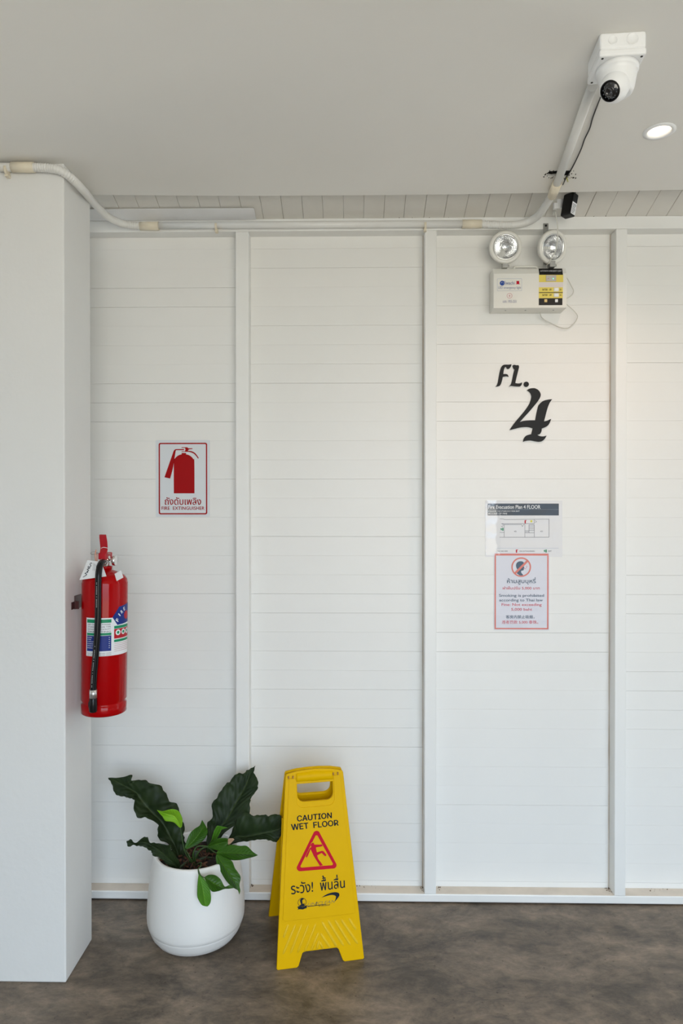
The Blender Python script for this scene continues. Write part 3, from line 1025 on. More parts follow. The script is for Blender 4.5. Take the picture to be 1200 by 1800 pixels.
def smooth_loop(pts, sharp=50):
    """rounds the bends of an outline and keeps its sharp corners"""
    n_ = len(pts)
    cor = []
    for i_ in range(n_):
        a_ = Vector(pts[i_]) - Vector(pts[i_ - 1])
        b_ = Vector(pts[(i_ + 1) % n_]) - Vector(pts[i_])
        if math.degrees(a_.angle(b_)) > sharp:
            cor.append(i_)
    if not cor:
        return [(p.x, p.y) for p in spline([(*p, 0) for p in pts], 4, True)]
    out = []
    for a_, b_ in zip(cor, cor[1:] + [cor[0] + n_]):
        run = [(*pts[k % n_], 0) for k in range(a_, b_ + 1)]
        out += [(p.x, p.y) for p in spline(run, 4)[:-1]]
    return out


LETTERS = {
    'letter_f': ([(225, 450), (245, 430), (260, 385), (275, 300), (290, 230), (305, 190), (325, 168), (350, 160), (400, 160), (437, 155), (433, 175), (420, 200), (400, 215), (383, 215), (373, 202), (370, 190), (355, 188), (345, 205), (335, 240), (329, 285), (360, 283), (385, 292), (400, 318), (370, 313), (330, 319), (322, 327), (315, 360), (300, 410), (285, 435), (262, 445)],
                 'black letter F, first of the lettering on the white wall'),
    'letter_l': ([(452, 172), (470, 162), (500, 168), (525, 165), (536, 185), (530, 220), (515, 280), (500, 340), (487, 402), (520, 408), (550, 405), (577, 393), (570, 425), (550, 445), (520, 447), (470, 443), (430, 440), (405, 450), (425, 425), (440, 390), (455, 320), (470, 250), (478, 225), (462, 205)],
                 'black letter L between the F and the dot on the white wall'),
    'full_stop': (circle(632, 418, 34, 24), 'round black dot after the letter L on the white wall'),
    'number_four': ([(640, 497), (670, 478), (710, 470), (750, 473), (790, 495), (815, 530), (821, 565), (807, 605), (770, 660), (720, 720), (660, 790), (600, 855), (545, 917), (600, 900), (680, 893), (750, 893), (767, 800), (788, 710), (805, 680), (850, 640), (910, 622), (972, 615), (938, 665), (912, 730), (890, 810), (865, 908), (905, 898), (958, 874), (940, 925), (905, 970), (835, 1003), (830, 1040), (812, 1072), (778, 1085), (805, 1099), (850, 1105), (899, 1095), (875, 1135), (842, 1165), (800, 1175), (740, 1168), (680, 1158), (620, 1165), (590, 1176), (600, 1135), (632, 1095), (698, 1075), (718, 998), (660, 983), (600, 982), (540, 990), (480, 1005), (412, 1022), (450, 965), (500, 900), (560, 830), (620, 755), (670, 680), (695, 610), (698, 570), (685, 535), (662, 510)],
                    'large black numeral four below the letters on the white wall'),
}
for nm, (pts, lab) in LETTERS.items():
    lp = px_loop(LP, smooth_loop(pts), 840, 620, 7.5)
    me = curve_mesh([lp], 0.005, 0.0003)
    me.transform(LP.mat(0.0))
    c = sum((v.co for v in me.vertices), Vector()) / len(me.vertices)
    me.transform(T(-c))
    o = link(nm, me, BLACKM)
    o.location = c
    tag(o, lab, 'letter', 'wall lettering of the floor number')

# ------------------------------------------------------------------ fire extinguisher sign
sg = thing('fire_extinguisher_sign', 'white sign with a red fire extinguisher drawing on the back wall', 'sign', T(at(321, 840, 0)))
decal('sheet', LP, [round_rect(*up(LP, 274, 773.5, 368.5, 908.5), 0.004)], SIGNW, sg, off=0.0, thick=0.0012)
SP = Plane((0, -0.0012, 0), (1, 0, 0), (0, 0, 1))
q = up(SP, 279, 778.4, 364, 904.2)
decal('border', SP, [round_rect(*q, 0.007), round_rect(q[0] + .0048, q[1] + .0048, q[2] - .0048, q[3] - .0048, 0.004)], SIGNR, sg)
P6 = lambda pts: px_loop(SP, smooth_loop(pts, 32), 260, 760, 10)
decal('pictogram', SP, [P6([(455, 1072), (455, 500), (470, 465), (500, 430), (545, 400), (592, 387), (592, 362), (670, 362), (670, 387), (720, 400), (770, 435), (800, 475), (815, 515), (818, 1072)])], SIGNR, sg)
decal('pictogram', SP, [P6([(590, 262), (690, 262), (712, 280), (785, 280), (780, 293), (720, 299), (700, 325), (760, 330), (812, 352), (852, 390), (893, 452), (880, 462), (840, 408), (800, 372), (750, 351), (700, 343), (592, 343), (592, 332), (650, 332), (658, 300), (650, 275), (590, 273)])], SIGNR, sg)
decal('pictogram', SP, [P6([(635, 295), (635, 313), (500, 313), (487, 330), (472, 420), (440, 620), (390, 812), (290, 790), (380, 530), (430, 390), (450, 332), (470, 305), (500, 295)])], SIGNR, sg)
text_on('lettering', SP, 'ถังดับเพลิง', ((289.5, 874), (353.5, 874), (353.5, 887.5), (289.5, 887.5)), SIGNR, sg, bold=0.012)
text_on('lettering', SP, 'FIRE  EXTINGUISHER', ((284, 890.3), (359.3, 890.3), (359.3, 896.2), (284, 896.2)), SIGNR, sg, bold=0.014, spacing=1.05)

# ------------------------------------------------------------------ evacuation plan
LAMW = laminate('laminated_paper', (0.72, 0.72, 0.735))
LAMD = laminate('laminated_slate_print', (0.045, 0.06, 0.085))
LAML = mat('plan_line_ink', (0.14, 0.14, 0.17), 0.5)
ev = thing('evacuation_plan', 'laminated evacuation plan sheet with a dark slate header on the wall', 'notice', T(at(920, 930, 0)))
decal('sheet', LP, [round_rect(*up(LP, 852.5, 880, 988, 979), 0.003)], LAMW, ev, off=0.0, thick=0.0008)
VP = Plane((0, -0.0009, 0), (1, 0, 0), (0, 0, 1))
decal('header_bar', VP, [px_loop(VP, rect(856.8, 885.2, 981.8, 906))], LAMD, ev, off=0)
text_on('lettering', VP, 'Fire Evacuation Plan 4 FLOOR', ((858, 887.8), (949.5, 887.8), (949.5, 894.4), (858, 894.4)), PAPER, ev, bold=0.01)
decal('header_rule', VP, [px_loop(VP, rect(857, 895.3, 981.8, 895.7))], mat('slate_rule', (0.20, 0.23, 0.27), 0.5), ev)
text_on('lettering', VP, 'FOLLOW THE STAIRWAY FOR EXIT', ((858, 897.3), (913, 897.3), (913, 899.8), (858, 899.8)), PAPER, ev)
text_on('lettering', VP, 'IN CASE OF FIRE', ((858, 901.3), (891, 901.3), (891, 904.2), (858, 904.2)), PAPER, ev)

FILM = bpy.data.materials.new('clear_plastic_film')
FILM.use_nodes = True
t_ = FILM.node_tree
t_.nodes.clear()
o_ = t_.nodes.new('ShaderNodeOutputMaterial')
m_ = t_.nodes.new('ShaderNodeMixShader')
a_ = t_.nodes.new('ShaderNodeBsdfTransparent')
g_ = t_.nodes.new('ShaderNodeBsdfGlossy')
g_.inputs['Roughness'].default_value = 0.12
m_.inputs[0].default_value = 0.055
t_.links.new(a_.outputs[0], m_.inputs[1])
t_.links.new(g_.outputs[0], m_.inputs[2])
t_.links.new(m_.outputs[0], o_.inputs[0])
rf = random.Random(11)
vs, fs = [], []
for i in range(41):
    for j in range(13):
        y_ = 879.5 + 96 * i / 40
        x_ = 853 + 26.5 * j / 12 + (2.2 * noise.noise(Vector((i * 0.35, 3, 1))) if j == 12 else (1.5 * noise.noise(Vector((i * 0.4, 7, 1))) if j == 0 else 0))
        p = at(x_, y_, -0.0018)
        h = 0.0045 * math.sin(PI * j / 12) * (0.7 + 0.5 * noise.noise(Vector((i * 0.12, 0, 0)))) + 0.0007 * noise.noise(Vector((x_ * 0.25, y_ * 0.25, 5)))
        vs.append((p.x, p.y - max(h, 0), p.z))
for i in range(40):
    for j in range(12):
        a = i * 13 + j
        fs.append((a, a + 13, a + 14, a + 1))
o = MB().add(vs, fs, True).build('buckled_film', FILM, ev, M=ev.matrix_world.inverted())
o['label'] = 'buckled clear film catching the light'


def line(x0, y0, x1, y1, w=0.55):
    d = Vector((x1 - x0, y1 - y0)).normalized()
    n_ = Vector((-d.y, d.x)) * w / 2
    return [(x0 + n_.x, y0 + n_.y), (x1 + n_.x, y1 + n_.y), (x1 - n_.x, y1 - n_.y), (x0 - n_.x, y0 - n_.y)]


def lines(name, plane, pls, m, parent, ox, oy, s, w=0.55):
    mb = MB()
    for pl_ in pls:
        for (a, b), (c, d) in zip(pl_, pl_[1:]):
            lp = px_loop(plane, line(ox + a / s, oy + b / s, ox + c / s, oy + d / s, w))
            mb.add([(u, v, 0.0004) for u, v in lp], [(3, 2, 1, 0)])
    return mb.build(name, m, parent, M=local(parent, plane.mat(0)))


E4 = 7.347
lines('floor_plan_drawing', VP, [
    [(280, 310), (325, 310), (335, 318), (730, 314), (915, 314), (915, 546), (275, 546)],
    [(300, 372), (335, 383), (560, 383), (572, 410), (585, 383), (603, 383), (603, 546)], [(337, 383), (337, 546)],
    [(280, 485), (335, 485)], [(300, 372), (725, 370), (725, 314)], [(606, 490), (725, 490)], [(656, 383), (656, 490)], [(656, 383), (725, 383), (725, 546)],
    [(606, 462), (656, 462)], [(606, 476), (656, 476)], [(656, 400), (725, 400)], [(656, 420), (725, 420)], [(656, 440), (725, 440)], [(656, 460), (725, 460)],
    [(735, 330), (755, 345), (735, 360)], [(295, 400), (310, 412), (325, 390)]], LAML, ev, 840, 870, E4, 0.6)
lines('floor_plan_drawing', VP, [[(230, 687), (1040, 687)]], LBL, ev, 840, 870, E4, 0.5)
text_on('lettering', VP, '402', ((903, 932.7), (907.5, 932.7), (907.5, 935.2), (903, 935.2)), LAML, ev)
text_on('lettering', VP, '401', ((949, 932.7), (953.5, 932.7), (953.5, 935.2), (949, 935.2)), LAML, ev)
text_on('lettering', VP, 'FIRE EXTINGUISHERS', ((912.5, 967.8), (939.5, 967.8), (939.5, 970), (912.5, 970)), LAML, ev)
text_on('lettering', VP, 'YOU ARE HERE', ((873, 967.8), (892, 967.8), (892, 970), (873, 970)), LAML, ev)
text_on('lettering', VP, 'EXIT', ((963, 967.5), (969, 967.5), (969, 970), (963, 970)), LAML, ev)
for x, y in ((922.7, 917), (907.5, 968.7)):
    decal('red_extinguisher_mark', VP, [px_loop(VP, [(x - 1, y - 2.5), (x + 2.6, y - 2.8), (x + 2.2, y - 1.7), (x + 1, y - 1.6), (x + 1, y + 3), (x - 1, y + 3)])], INKR, ev)
GRN = mat('green_ink', (0.02, 0.24, 0.12), 0.5)
for x, y in ((958, 968.5), (882, 930.3)):
    decal('green_exit_mark', VP, [px_loop(VP, rect(x + .3, y - 2.6, x + 2.6, y + 2.6)), px_loop(VP, [(x - 3, y - .5), (x - 1, y - 2.4), (x, y), (x - 1, y + 2.4)])], GRN, ev)
decal('yellow_here_mark', VP, [px_loop(VP, circle(933.5, 916.2, 2.0, 12))], mat('yellow_ink', (0.70, 0.66, 0.05), 0.5), ev)

# ------------------------------------------------------------------ no smoking notice
LAMN = laminate('laminated_pale_blue_paper', (0.66, 0.67, 0.745))
LAMR = laminate('laminated_salmon_print', (0.64, 0.19, 0.16))
NSG = mat('slate_blue_print', (0.11, 0.155, 0.21), 0.6, spec=0.1)
NSR = mat('salmon_print', (0.66, 0.16, 0.19), 0.6, spec=0.1)
no = thing('no_smoking_notice', 'laminated no smoking notice with a red border under the evacuation plan', 'notice', T(at(916, 1040, 0)))
decal('sheet', LP, [round_rect(*up(LP, 867.6, 971.6, 965, 1107), 0.002)], LAMN, no, off=0.0010, thick=0.0008)
NP = Plane((0, -0.0019, 0), (1, 0, 0), (0, 0, 1))
q = up(NP, 868.8, 973.2, 963.8, 1106)
decal('border', NP, [list(rect(*q)), list(rect(q[0] + .0052, q[1] + .0052, q[2] - .0052, q[3] - .0075))], LAMR, no, off=0)
P4 = lambda pts: px_loop(NP, smooth_loop(pts, 60), 840, 870, E4)
cx, cy = NP.uv(840 + 556 / E4, 870 + 932 / E4)
decal('head_silhouette', NP, [P4([(500, 1012), (512, 985), (508, 965), (495, 940), (490, 910), (498, 880), (520, 862), (555, 856), (585, 868), (592, 900), (590, 925), (598, 942), (588, 950), (590, 965), (580, 975), (558, 978), (555, 1000), (575, 1025), (582, 1040), (545, 1043)])], NSG, no)
rb = 126 / E4 * 2.637 / F
decal('ban_ring', NP, [circle(cx, cy, rb, 44), circle(cx, cy, rb * 0.86, 44)], LAMR, no, off=0.0006)
d = rb * 0.94 * 0.7071
wv = rb * 0.075
decal('ban_bar', NP, [[(cx - d - wv, cy - d + wv), (cx + d - wv, cy + d + wv), (cx + d + wv, cy + d - wv), (cx - d + wv, cy - d - wv)]], LAMR, no, off=0.0009)
lines('cigarette', NP, [[(590, 950), (618, 955)], [(622, 945), (632, 915)]], NSR, no, 840, 870, E4, 0.7)


def nline(body, x0, y0, x1, y1, m, bold=0.008):
    f_ = lambda x, y: (840 + x / E4, 870 + y / E4)
    text_on('lettering', NP, body, (f_(x0, y0), f_(x1, y0), f_(x1, y1), f_(x0, y1)), m, no, bold=bold)


nline('ห้ามสูบบุหรี่', 373, 1062, 745, 1158, NSG)
nline('ฝ่าฝืนปรับ 5,000 บาท', 318, 1180, 795, 1226, NSR)
nline('Smoking is prohibited', 270, 1280, 850, 1326, NSG)
nline('according to Thai law', 273, 1340, 835, 1386, NSG)
nline('Fine: Not exceeding', 303, 1398, 820, 1444, NSR)
nline('5,000 baht', 427, 1460, 697, 1500, NSR)
nline('客房内禁止吸烟，', 358, 1552, 725, 1598, NSG, 0.004)
nline('违者罚款 5,000 泰铢。', 306, 1620, 775, 1666, NSR, 0.004)

# ------------------------------------------------------------------ fire extinguisher
EXR = 0.0722
ec_ = at(184.5, 1250, 0)        # direction only
EXY = -0.415
exb = at(182.0, 1246, EXY)
ex_c = Vector((CX + EXR + 0.016, EXY, exb.z - 0.008))
MX = T(ex_c) @ Matrix.Rotation(math.radians(0.6), 4, 'Y')
ex = thing('fire_extinguisher', 'red fire extinguisher with a black hose hung on the column side', 'fire extinguisher', MX)
IX = MX.inverted()
HB = 0.452
MB().lathe([(0.052, 0.008), (EXR - .004, 0.0), (EXR - .001, 0.003), (EXR - .001, 0.030), (EXR - .0042, 0.034), (EXR - .0042, 0.040), (EXR, 0.046), (EXR, HB - 0.030), (EXR - .003, HB - 0.016), (EXR - .011, HB - 0.005), (EXR - .026, HB + 0.004), (0.026, HB + 0.012), (0.021, HB + 0.014), (0.021, HB + 0.022)], 56).build('cylinder', RED, ex)
# valve group
VZ = HB + 0.022
vv = MB().lathe([(0.022, VZ - 0.004), (0.022, VZ + 0.004), (0.016, VZ + 0.006), (0.016, VZ + 0.034), (0.012, VZ + 0.040)], 24)
vv.build('valve_body', CHROME, ex)
MB().lathe([(0.023, VZ - 0.006), (0.023, VZ + 0.004)], 24).build('neck_collar', RED, ex)
# pressure gauge on the right
gz = VZ + 0.022
MB().cyl((0.012, -0.004, gz), (0.030, -0.006, gz), 0.005).build('gauge_stem', CHROME, ex)
MB().tube([(0.028, -0.006, gz), (0.030, -0.006, gz), (0.037, -0.007, gz), (0.038, -0.007, gz)], [0.015, 0.0165, 0.0165, 0.014], 24).build('pressure_gauge', CHROME, ex)


def levers(zl, tilt, m, nm, thick, zt):
    """U-section lever seen end-on, running back-to-front"""
    mb = MB()
    mb.box((-0.0125, -0.024, -thick), (0.0125, 0.075, thick))
    me = mb
    Mx = T(0.003, 0.0, zl) @ Matrix.Rotation(tilt, 4, 'X')
    return me.build(nm, m, ex, bevel=0.003, M=Mx)


# upper lever rises towards the back, the carrying handle below it
lv = MB()
pts = [(-0.006, -0.028, VZ + 0.043), (-0.010, -0.008, VZ + 0.060), (-0.019, 0.012, VZ + 0.080), (-0.028, 0.030, VZ + 0.096), (-0.033, 0.042, VZ + 0.101)]
sp_ = spline(pts, 5)
vs, fs = [], []
for i, p in enumerate(sp_):
    wd = 0.0125 - 0.001 * abs(i - 10) / 10
    vs += [(p.x + 0.009 - wd, p.y, p.z - 0.006), (p.x + 0.009 + wd, p.y, p.z - 0.006), (p.x + 0.009 + wd, p.y, p.z + 0.004), (p.x + 0.009 - wd, p.y, p.z + 0.004)]
for i in range(len(sp_) - 1):
    for k in range(4):
        a, b = i * 4 + k, i * 4 + (k + 1) % 4
        fs.append((a, b, b + 4, a + 4))
n = len(vs)
fs += [(3, 2, 1, 0), (n - 4, n - 3, n - 2, n - 1)]
lv.add(vs, fs).build('squeeze_lever', REDP, ex, bevel=0.0025)
MB().box((-0.0125, -0.030, VZ + 0.026), (0.0135, 0.030, VZ + 0.047)).build('carrying_handle', REDP, ex, bevel=0.003)
MB().tube(spline([(-0.006, -0.02, VZ + 0.062), (0.002, -0.024, VZ + 0.0655), (0.011, -0.02, VZ + 0.064), (0.013, 0.0, VZ + 0.06)], 5), 0.0009, 6).build('seal_tie', PAPER, ex)
ring = [Vector((-0.033 + 0.010 * math.cos(a), -0.012 + 0.006 * math.sin(a), VZ + 0.046 + 0.004 * math.sin(a))) for a in [2 * PI * k / 20 for k in range(21)]]
pin = MB().tube(ring, 0.0012, 6)
pin.cyl((-0.024, -0.012, VZ + 0.046), (0.022, -0.012, VZ + 0.044), 0.0013, n=8)
pin.build('safety_pin', STEEL, ex)
MB().tube(spline([(-0.020, -0.026, VZ + 0.058), (-0.0225, -0.028, VZ + 0.04), (-0.021, -0.027, VZ + 0.02), (-0.022, -0.026, VZ + 0.0), (-0.019, -0.022, VZ + 0.002), (-0.019, -0.022, VZ + 0.045)], 5), 0.0013, 6).build('tag_wire', COPPER, ex)
# hose
yf = -EXR - 0.013
MB().lathe([(0.0105, 0.0), (0.0105, 0.024)], 18, T(0.004, -0.016, VZ + 0.018) @ Matrix.Rotation(PI / 2, 4, 'X')).build('hose_coupling', CHROME, ex)
hp = [(0.004, -0.026, VZ + 0.018), (0.006, -0.046, VZ + 0.018), (0.008, -0.066, VZ + 0.010), (0.0095, yf + 0.004, VZ - 0.012), (0.010, yf, HB - 0.03), (0.010, yf, HB - 0.13), (0.006, yf, HB - 0.22), (-0.001, yf, HB - 0.31), (-0.003, yf, HB - 0.362)]
ho = MB().tube(spline(hp, 8), 0.0100, 16).build('hose', RUBBER, ex)
MB().tube([(-0.003, yf, HB - 0.358), (-0.003, yf, HB - 0.384)], 0.0118, 18).build('hose_ferrule', mat('aluminium', (0.62, 0.62, 0.62), 0.3, 0.9), ho)
MB().tube([(-0.003, yf, HB - 0.382), (-0.003, yf, HB - 0.386), (-0.003, yf, HB - 0.425), (-0.003, yf, HB - 0.429)], [0.0095, 0.0118, 0.0125, 0.0105], 18).build('nozzle', RUBBER, ho)
MB().tube(spline([(-0.011, yf + 0.003, HB - 0.388), (-0.0175, yf + 0.004, HB - 0.400), (-0.0175, yf + 0.004, HB - 0.415), (-0.012, yf + 0.003, HB - 0.427)], 5), 0.0022, 8).build('nozzle_strap', RUBBER, ho)
# hose print
HPR = mat('hose_white_print', (0.55, 0.55, 0.55), 0.5)
hs = resample(spline(hp, 8), 0.004)
for za, zb in ((HB - 0.10, HB - 0.005), (HB - 0.35, HB - 0.22)):
    pm_ = MB()
    for p in hs:
        if za < p.z < zb and random.random() < 0.72:
            pm_.box((p.x - 0.0025, p.y - 0.01025, p.z), (p.x - 0.0004, p.y - 0.0093, p.z + 0.0015))
    pm_.build('hose_print', HPR, ho)


# printed label wrapped round the cylinder
def wrap(me, r):
    for v in me.vertices:
        a, z, h = v.co.x / EXR, v.co.y, v.co.z
        v.co = ((r + h) * math.sin(a), -(r + h) * math.cos(a), z)
    return me


def dice(me, cuts=24):
    bm = bmesh.new(); bm.from_mesh(me)
    xs = [v.co.x for v in bm.verts]
    x0, x1 = min(xs), max(xs)
    k = math.ceil((x1 - x0) / 0.006)
    for i in range(1, k):
        bmesh.ops.bisect_plane(bm, geom=bm.verts[:] + bm.edges[:] + bm.faces[:], plane_co=(x0 + (x1 - x0) * i / k, 0, 0), plane_no=(1, 0, 0))
    bm.to_mesh(me); bm.free()
    return me


def band(name, loops, m, lvl, parent=None):
    me = wrap(dice(curve_mesh(loops, 0.0)), EXR + 0.0003 + lvl * 0.00015)
    return link(name, me, m, parent or ex)


def band_text(body, x0, z0, x1, z1, m, lvl, bold=0.0, rot=None, parent=None):
    me = text_mesh(body, res=2, bold=bold)
    for v in me.vertices:
        p = Vector((x0 + v.co.x * (x1 - x0), z0 + v.co.y * (z1 - z0)))
        if rot is not None:
            c = Vector(((x0 + x1) / 2, (z0 + z1) / 2))
            p = c + Matrix.Rotation(rot, 2) @ (p - c)
        v.co = (p.x, p.y, v.co.z)
    return link('lettering', wrap(me, EXR + 0.0003 + lvl * 0.00015), m, parent or ex)


LW = mat('label_white', (0.72, 0.74, 0.76), 0.35)
LG = mat('label_green', (0.01, 0.24, 0.11), 0.35, spec=0.2)
LB = mat('label_blue', (0.012, 0.03, 0.20), 0.35, spec=0.2)
LR = mat('label_red', (0.42, 0.01, 0.02), 0.35, spec=0.2)
LK = mat('label_black', (0.05, 0.05, 0.06), 0.5)
lz0, lz1 = 0.198, 0.318
lab = band('instruction_label', [[(-0.036, lz0 - .002), (0.125, lz0 - .002), (0.125, lz1 + .03), (0.085, lz1 + 0.03), (0.048, lz1 - 0.001), (-0.036, lz1)]], LW, 0)
band('label_panel', [list(rect(-0.033, lz1 - .016, 0.046, lz1 - .005))], LG, 1, lab)
band('label_panel', [list(rect(-0.033, lz1 - .056, 0.046, lz1 - .048))], LG, 1, lab)
band('label_panel', [list(rect(-0.033, lz0 + .014, -0.003, lz1 - .057))], LB, 1, lab)
band('label_panel', [list(rect(0.000, lz0 + .014, 0.046, lz1 - .057))], LB, 1, lab)
for i, tx in enumerate(('DRY CHEMICAL POWDER', 'STORED PRESSURE TYPE', 'EXTINGUISHER CAPACITY', 'FIRE RATING')):
    band_text(tx, -0.029, lz1 - .0235 - i * 0.0075, 0.044, lz1 - .0190 - i * 0.0075, LK, 1, 0.01, parent=lab)
for i, tx in enumerate(('MODEL', 'TYPE', 'CAPACITY', 'CHARGE', 'WEIGHT', 'PRESSURE')):
    band_text(tx, -0.031, lz1 - .064 - i * 0.0066, -0.031 + 0.0035 * len(tx), lz1 - .061 - i * 0.0066, LW, 2, 0.01, parent=lab)
    band_text('6', 0.038, lz1 - .064 - i * 0.0066, 0.042, lz1 - .061 - i * 0.0066, LW, 2, 0.01, parent=lab)
for i in range(2):
    band_text('CHECK PRESSURE GAUGE EVERY MONTH', -0.033, lz0 + .0055 - i * 0.0055, 0.046, lz0 + .009 - i * 0.0055, LK, 1, parent=lab)
band('label_emblem', [[(0.049, lz1), (0.072, lz1 + 0.032), (0.125, lz1 + 0.040), (0.125, lz1 - 0.022), (0.066, lz1 - 0.026)]], LB, 2, lab)
for ch, x, z, r in (('F', 0.066, lz1 - 0.010, 0.9), ('I', 0.073, lz1 + 0.006, 0.75), ('R', 0.083, lz1 + 0.015, 0.6), ('E', 0.095, lz1 + 0.023, 0.4)):
    ww = 0.0035 if ch == 'I' else 0.0085
    band_text(ch, x - ww / 2, z - 0.006, x + ww / 2, z + 0.006, LW, 3, 0.03, rot=r, parent=lab)
band('label_panel', [circle(0.108, lz1 + 0.002, 0.014, 18)], LR, 3, lab)
band('label_panel', [list(rect(0.055, lz1 - .037, 0.122, lz1 - .028))], LG, 1, lab)
band('label_panel', [list(rect(0.055, lz1 - .069, 0.122, lz1 - .038))], LR, 1, lab)
for x in (0.069, 0.091, 0.112):
    band('label_panel', [circle(x, lz1 - .050, 0.0092, 18)], LW, 2, lab)
    band('label_panel', [circle(x, lz1 - .050, 0.0048, 12)], LG, 3, lab)
band('label_panel', [list(rect(0.055, lz1 - .080, 0.122, lz1 - .072))], LG, 1, lab)
for i in range(5):
    band('label_panel', [list(rect(0.056, lz1 - .0858 - i * .006, 0.120, lz1 - .0840 - i * .006))], mat('label_pink', (0.58, 0.38, 0.40), 0.5) if i == 0 else bpy.data.materials['label_pink'], 1, lab)
# paper tag over the shoulder
TGo = IX @ at(146, 1019, EXY - 0.045)
t_tl, t_tr, t_br, t_bl = [IX @ at(*q_) for q_ in ((153.5, 984.5, -0.455), (178, 987.5, -0.465), (187, 1013, -0.495), (139.5, 1019.5, -0.475))]
nrm = (t_tr - t_tl).cross(t_bl - t_tl).normalized()
if nrm.y > 0:
    nrm = -nrm
vs = []
for i in range(7):
    for j in range(7):
        a, b = i / 6, j / 6
        p = (t_tl * (1 - a) + t_tr * a) * (1 - b) + (t_bl * (1 - a) + t_br * a) * b
        vs.append(p + nrm * 0.006 * math.sin(PI * b) * math.sin(PI * a))
vs2 = vs + [v - nrm * 0.0005 for v in vs]
fs = []
for i in range(6):
    for j in range(6):
        a = i * 7 + j
        fs.append((a, a + 1, a + 8, a + 7)); fs.append((a + 49, a + 56, a + 57, a + 50))
tg = MB().add(vs2, fs, True).build('inspection_tag', PAPER, ex)


def tagp(a, b):
    p = (t_tl * (1 - a) + t_tr * a) * (1 - b) + (t_bl * (1 - a) + t_br * a) * b
    return p + nrm * (0.0012 + 0.006 * math.sin(PI * b) * math.sin(PI * a))


scr = [(0.42, 0.18), (0.34, 0.14), (0.30, 0.22), (0.38, 0.30), (0.34, 0.38), (0.24, 0.34), (0.26, 0.42), (0.36, 0.44), (0.22, 0.50), (0.32, 0.56), (0.24, 0.62), (0.30, 0.66), (0.16, 0.70), (0.26, 0.78), (0.12, 0.88)]
MB().tube(spline([tagp(*q_) for q_ in scr], 5), 0.0009, 5).build('signature', INK, tg)
tl = MB()
for i in range(5):
    a = 0.52 + 0.075 * i
    tl.tube([tagp(a, 0.14 + 0.05 * i), tagp(a, 0.60 + 0.02 * i)], 0.0004, 4)
tl.build('small_print', LK, tg)
lb_tag = MB().box((-0.012, -0.0006, -0.014), (0.012, 0, 0.014)).build('inspection_tag', PAPER, ex, M=IX @ T(at(209, 1012, EXY - 0.045)) @ Matrix.Rotation(-0.5, 4, 'Y') @ Matrix.Rotation(-0.5, 4, 'X'))
# bracket on the column
br_c = at(139, 1062, EXY)
br = thing('extinguisher_bracket', 'dark steel wall bracket holding the fire extinguisher to the column', 'bracket', T(CX, EXY, br_c.z))
MB().box((0.0, -0.022, -0.014), (0.0025, 0.03, 0.03)).build('wall_plate', DARKRED, br, bevel=0.0008)
MB().box((0.0025, -0.022, -0.013), (0.0152, -0.018, 0.013)).build('hook', DARKRED, br, bevel=0.0008)
MB().box((-0.0, -0.046, -0.012), (0.0022, -0.022, 0.012)).build('strap_end', DARKRED, br, bevel=0.0008)

# ------------------------------------------------------------------ planter
PC = Vector((at(345, 1600, -0.257).x, -0.257, 0.0))
pt = thing('planter_pot', 'large white rounded planter pot on the concrete floor', 'plant pot', T(PC))
CER = mat('matt_white_ceramic', (0.78, 0.77, 0.745), 0.45, noise_amt=0.02, scale=5)
outp = [(0.105, 0.0), (0.122, 0.003), (0.140, 0.014), (0.153, 0.032), (0.161, 0.052), (0.1626, 0.0570), (0.1625, 0.0580), (0.1636, 0.0590), (0.1668, 0.072), (0.1680, 0.090), (0.1675, 0.115), (0.165, 0.15), (0.160, 0.20), (0.153, 0.25), (0.146, 0.288), (0.1435, 0.297), (0.1405, 0.300)]
inp = [(0.1345, 0.300), (0.131, 0.297), (0.131, 0.27), (0.139, 0.22), (0.0005, 0.215)]
MB().lathe(outp + inp, 72).build('pot_shell', CER, pt)
soil = MB()
rn = random.Random(3)
nr = 9
vs = [(0, 0, 0.266)]
fs = []
for i in range(1, nr + 1):
    for k in range(40):
        r = 0.131 * i / nr
        a = 2 * PI * k / 40
        vs.append((r * math.cos(a), r * math.sin(a), 0.262 + 0.012 * noise.noise(Vector((r * 60 * math.cos(a), r * 60 * math.sin(a), 0)))))
for k in range(40):
    fs.append((0, 1 + k, 1 + (k + 1) % 40))
for i in range(nr - 1):
    for k in range(40):
        a, b = 1 + i * 40 + k, 1 + i * 40 + (k + 1) % 40
        fs.append((a, a + 40, b + 40, b))
soil.add(vs, fs, True)
o = soil.build('soil', mat('dark_soil', (0.022, 0.014, 0.010), 0.95, noise_amt=0.5, scale=60, bump=0.6, bump_scale=90), pt)
o['kind'] = 'stuff'
ch = MB()
for k in range(150):
    r, a = 0.12 * math.sqrt(rn.random()), rn.uniform(0, 2 * PI)
    M_ = T(r * math.cos(a), r * math.sin(a), 0.268) @ Matrix.Rotation(rn.uniform(0, 6), 4, 'Z') @ Matrix.Rotation(rn.uniform(-.6, .6), 4, 'X')
    s = rn.uniform(0.003, 0.009)
    ch.box((-s, -s * .4, -s * .25), (s, s * .4, s * .25), M_)
for k in range(22):
    r, a = 0.07 * math.sqrt(rn.random()), rn.uniform(0, 2 * PI)
    p = Vector((r * math.cos(a) - 0.01, r * math.sin(a), 0.265))
    d = Vector((rn.uniform(-.03, .03), rn.uniform(-.03, .03), 0))
    ch.tube(spline([p, p + d * 0.5 + Vector((0, 0, rn.uniform(.01, .03))), p + d * 1.6], 4), 0.0013, 5)
o = ch.build('bark_and_roots', mat('reddish_bark', (0.13, 0.045, 0.016), 0.8, col2=(0.02, 0.011, 0.006), scale=70), pt)
o['kind'] = 'stuff'


